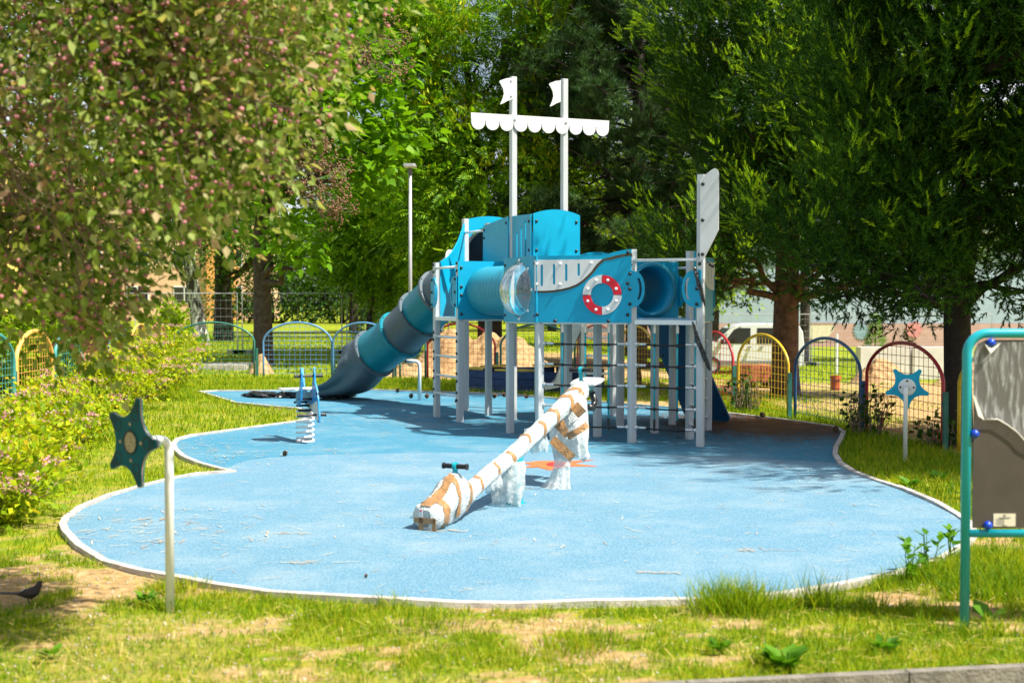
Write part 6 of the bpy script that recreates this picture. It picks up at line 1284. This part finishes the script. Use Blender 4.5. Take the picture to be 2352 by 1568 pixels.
for i, (x, y, r, h, lab) in enumerate(((-8.1,16.5,1.1,1.7,'bright green bush behind the green fence panel at the left edge'),(-8.2,19,1.2,1.9,'bright green bush behind the orange fence panel'),(-8.5,22,1.3,2.0,'bright green bush in the middle behind the left fence'),(-8.7,25.5,1.2,1.8,'bright green bush at the far end behind the left fence'),(-7.9,29.5,1.0,1.5,'loose yellow-green bush beyond the far left corner'))):
    shrub(lab, (x, y), r, h, 120+i, 'bright', 3200, .12, 0, 'leafy_bush', 'bush', 'bushes behind the left fence')
for i, (x, y, r, h, lab) in enumerate(((3.45,19.2,.35,.62,'small sapling at the joint of the red and yellow fence panels'),(4.28,15.75,.42,.66,'leafy plant growing through the red fence panel'),(4.75,14.4,.40,.35,'low dark weeds at the foot of the red fence panel'))):
    shrub(lab, (x, y), r*.8, h*.85, 130+i, 'dark', 150, .075, 0, 'fence_weed', 'plant', 'plants at the right fence')
# weeds in the grass
def weed(label, loc, h, r, n, ls, seed, tall=True):
    loc = np.array([loc[0], loc[1], 0.]); o = thing('weed', label, 'plant', loc, 'broad-leaved weeds in the grass'); rng = np.random.default_rng(seed); a = rng.random(n)*2*PI; z = rng.random(n)*h if tall else .01+.03*rng.random(n); b = MB(); ns = 4 if tall else 0
    st = rng.normal(0, r*.5, (max(ns, 1), 2))
    for k in range(ns): limb(b, loc+np.array([*st[k]*.4, 0]), loc+np.array([*st[k], h]), .004, .002, rng, .1, 4)
    if ns: b.build('stems', LM['weed'], o); k = rng.integers(0, ns, n); P_ = loc+np.concatenate([st[k]*(.4+.6*(z/h))[:,None], z[:,None]], 1)
    else: P_ = loc+np.stack([np.cos(a)*.02, np.sin(a)*.02, z], -1)
    d = np.stack([np.cos(a), np.sin(a), .5+.5*rng.random(n)], -1); npmesh('leaves', *inst(*LEAF, frames(d, np.array([0, 0, 1.]), rng, .25), P_, ls*(1+.4*rng.random(n))), LM['weed'], o)
for i, (p, h, r, n, ls, tall, lab) in enumerate((((2085,1338),.22,.10,26,.06,True,'leafy weed at the kerb left of the teal post'),((2130,1320),.24,.10,24,.06,True,'taller weed at the kerb nearest the teal post'),((2178,1296),.22,.08,18,.06,True,'sprout at the kerb just left of the teal frame'),((2092,1122),.12,.12,16,.09,False,'pale leafy weed in the lawn below the blue starfish post'),((2158,1106),.12,.12,12,.09,False,'darker leafy weed in the lawn right of the blue starfish post'),
   ((2268,1432),.08,.12,7,.11,False,'large round-leaved weed behind the foot of the teal post'),((1802,1536),.12,.12,30,.095,False,'dark green rosette weed at the path kerb'),((2030,1500),.10,.10,18,.06,False,'small rosette weed right of the dark one'),((120,1520),.08,.08,9,.055,False,'small weed at the lower left corner'),((340,1388),.10,.08,10,.055,False,'weed just left of the white pole'),((1650,1500),.08,.08,16,.05,False,'pale weed between the tall grass tuft and the path kerb'))): weed(lab, G(*p), h, r, n, ls, 140+i, tall)
# ---------------------------------------------------------------- grass and litter
BL = ([(-.5,0,0),(.5,0,0),(.38,.55,.10),(-.38,.55,.10),(0,1,.36)], [(0,1,2),(0,2,3),(3,2,4)])
PADN = np.array(PAD)
def grow_pad(): 
    c = PADN.mean(0); return [tuple(p+(p-c)/np.linalg.norm(p-c)*.05) for p in PADN]
PADG = grow_pad()
def blades(n, x0, x1, y0, y1, h, w, rng, dens=None, thr=0.0):
    x = rng.uniform(x0, x1, n); y = rng.uniform(y0, y1, n); c = dens(x, y) if dens is not None else cover(x, y)
    ok = (rng.random(n) < c*c*1.05) & ~in_poly(x, y, PADG) & (y > kerb_y(x)+.01)
    vis = np.abs(x) < y*.41+.5; ok &= vis; x, y, c = x[ok], y[ok], c[ok]; N = len(x)
    hh = h*(.45+.75*rng.random(N))*(.45+.75*c); a = rng.random(N)*2*PI; le = .12+.5*rng.random(N); d = np.stack([np.cos(a)*le, np.sin(a)*le, np.ones(N)], -1)
    Rm = frames(d, np.array([0, 0, 0.]), rng, 1.0); Rm[:,:,0] *= w/np.maximum(hh, 1e-3)[:,None]*(.7+.6*rng.random(N))[:,None]
    return inst(*BL, Rm, np.stack([x, y, tz(x, y)-.005], -1), hh)
rng = np.random.default_rng(201); g = []
g.append(blades(150000, -3.3, 3.2, 5.2, 8.2, .050, .0042, rng)); g.append(blades(60000, 2.0, 4.4, 6.2, 10, .085, .005, rng))
g.append(blades(50000, -6.5, -1.2, 8.0, 14, .06, .006, rng)); g.append(blades(60000, -8, -1.5, 14, 27.4, .085, .011, rng)); g.append(blades(60000, 2.2, 6.6, 9, 22, .085, .008, rng)); g.append(blades(45000, -3, 5, 20, 27, .10, .012, rng))
g.append(blades(50000, -20, 16, 27.3, 60, .11, .022, rng))
for (px, py), rd, n, h in (((1680,1402),.17,700,.20),((1760,1405),.12,220,.17),((1880,1398),.09,130,.22),((1995,1400),.08,110,.13),((900,1395),.05,40,.12),((760,1420),.14,200,.09),((1350,1480),.16,300,.10),((1290,1500),.16,250,.09),((400,1360),.14,320,.10),((980,1440),.2,300,.10),((2250,1350),.25,500,.15),((2160,1330),.2,350,.15),((392,1402),.06,60,.10)):
    c = G(px, py); m = rng.normal(0, rd*.55, (n, 2)); x = c.x+m[:,0]; y = c.y+m[:,1]; ok = ~in_poly(x, y, PAD); x, y = x[ok], y[ok]; N = len(x); hh = h*(.5+.6*rng.random(N)); a = rng.random(N)*2*PI; le = .1+.4*rng.random(N); d = np.stack([np.cos(a)*le+m[ok,0]/rd*.3, np.sin(a)*le+m[ok,1]/rd*.3, np.ones(N)], -1); Rm = frames(d, np.array([0, 0, 0.]), rng, 1.0); Rm[:,:,0] *= .005/hh[:,None]; g.append(inst(*BL, Rm, np.stack([x, y, 0*x-.004], -1), hh))
tag(npmesh('grass', *join(g), LM['grass']), 'short patchy yellow-green grass around the blue pad', 'grass', kind='stuff')
def straws(n, fx, rng, l0=.04, l1=.14, w=.0035):
    x, y = fx(n); ok = in_poly(x, y, PAD); x, y = x[ok], y[ok]; N = len(x); a = rng.normal(.15, .9, N); l = rng.uniform(l0, l1, N); d = np.stack([np.cos(a), np.sin(a), np.zeros(N)], -1); s = np.stack([-np.sin(a), np.cos(a), np.zeros(N)], -1)*(w*(.6+.8*rng.random(N)))[:,None]; c = np.stack([x, y, .021+.006*rng.random(N)], -1); V = np.stack([c-d*l[:,None]/2-s, c+d*l[:,None]/2-s*.5, c+d*l[:,None]/2+s*.5, c-d*l[:,None]/2+s], 1).reshape(-1, 3); F = np.arange(4*N).reshape(-1, 4); return V, F
def zone(cx, cy_, sx, sy): return lambda n: (rng.normal(cx, sx, n), rng.normal(cy_, sy, n))
LM['straw'] = leafmat('straw', [(.30,.17,.07),(.55,.40,.22),(.72,.62,.45)], 0, patch=3); LM['needle_brown'] = leafmat('dry_needle', [(.08,.035,.015),(.16,.07,.03),(.26,.13,.06)], 0, patch=3)
st = [straws(800, lambda n: (rng.uniform(-4, 4, n), rng.uniform(6.8, 17, n)), rng, .04, .13, .0026), straws(500, zone(-3.6, 13.6, .7, .9), rng), straws(350, zone(-3.4, 17.5, 1.0, 1.0), rng), straws(160, zone(-2.6, 9.2, .6, .5), rng)]
for cx, cy_ in ((-2.35,8.6),(-1.2,7.9),(-2.6,9.5),(-1.5,8.9),(.9,7.6),(-.4,9.0),(1.6,8.3)): st.append(straws(9, zone(cx, cy_, .10, .015), rng, .06, .18))
tag(npmesh('straw_litter', *join(st), LM['straw']), 'pale straw bits scattered over the blue pad', 'litter', kind='stuff')
st = [straws(15000, zone(3.5, 16.9, .85, .9), rng, .04, .12, .0065), straws(2600, zone(1.6, 17.3, 1.6, .9), rng, .03, .09, .004), straws(600, zone(2.6, 14.6, 1.2, 1.0), rng, .03, .09), straws(500, zone(-.3, 17.6, 1.2, .9), rng, .03, .09)]
tag(npmesh('needle_litter', *join(st), LM['needle_brown']), 'brown dry needles strewn over the shaded right corner of the pad', 'litter', kind='stuff')

def ground_bits(n, x0, x1, y0, y1, rng):
    x = rng.uniform(x0, x1, n); y = rng.uniform(y0, y1, n); ok = ~in_poly(x, y, PADG) & (y > kerb_y(x)+.02); x, y = x[ok], y[ok]; N = len(x); a = rng.random(N)*2*PI; l = rng.uniform(.03, .16, N); up = rng.random(N)*.03
    d = np.stack([np.cos(a), np.sin(a), rng.normal(0, .12, N)], -1); s = np.stack([-np.sin(a), np.cos(a), np.zeros(N)], -1)*(.0016*(.6+.9*rng.random(N)))[:,None]; c = np.stack([x, y, tz(x, y)+.006+up], -1)
    return np.stack([c-d*l[:,None]/2-s, c+d*l[:,None]/2-s*.4, c+d*l[:,None]/2+s*.4, c-d*l[:,None]/2+s], 1).reshape(-1, 3), np.arange(4*N).reshape(-1, 4)
tag(npmesh('dry_grass_litter', *join([ground_bits(4200, -3.2, 3.2, 5.2, 8.2, rng), ground_bits(3000, -7, -1.5, 8, 20, rng)]), leafmat('dead_stem', [(.28,.17,.035),(.48,.35,.10),(.58,.47,.19)], 0, patch=3)), 'dead grass stems lying in the foreground turf', 'litter', kind='stuff')
n = 5200; x = rng.uniform(-3.2, 3.2, n); y = rng.uniform(5.0, 8.4, n); ok = ~in_poly(x, y, PADG) & (rng.random(n) > cover(x, y)*.8); x, y = x[ok], y[ok]; oc = ([(0,0,.7),(1,0,0),(.1,1,0),(-.9,.1,0),(0,-1,0),(0,0,-.6)], [(0,1,2),(0,2,3),(0,3,4),(0,4,1),(5,2,1),(5,3,2),(5,4,3),(5,1,4)])
N = len(x); tag(npmesh('pebbles', *inst(*oc, frames(rng.normal(0, 1, (N, 3))*[1,1,.3], np.array([0, 0, 1.]), rng, .4), np.stack([x, y, tz(x, y)+.002], -1), rng.uniform(.003, .011, N)), mat('pebble', (.30,.25,.19), .9, nscale=40, col2=(.62,.56,.46))), 'pebbles in the bare foreground soil', 'pebbles', kind='stuff')
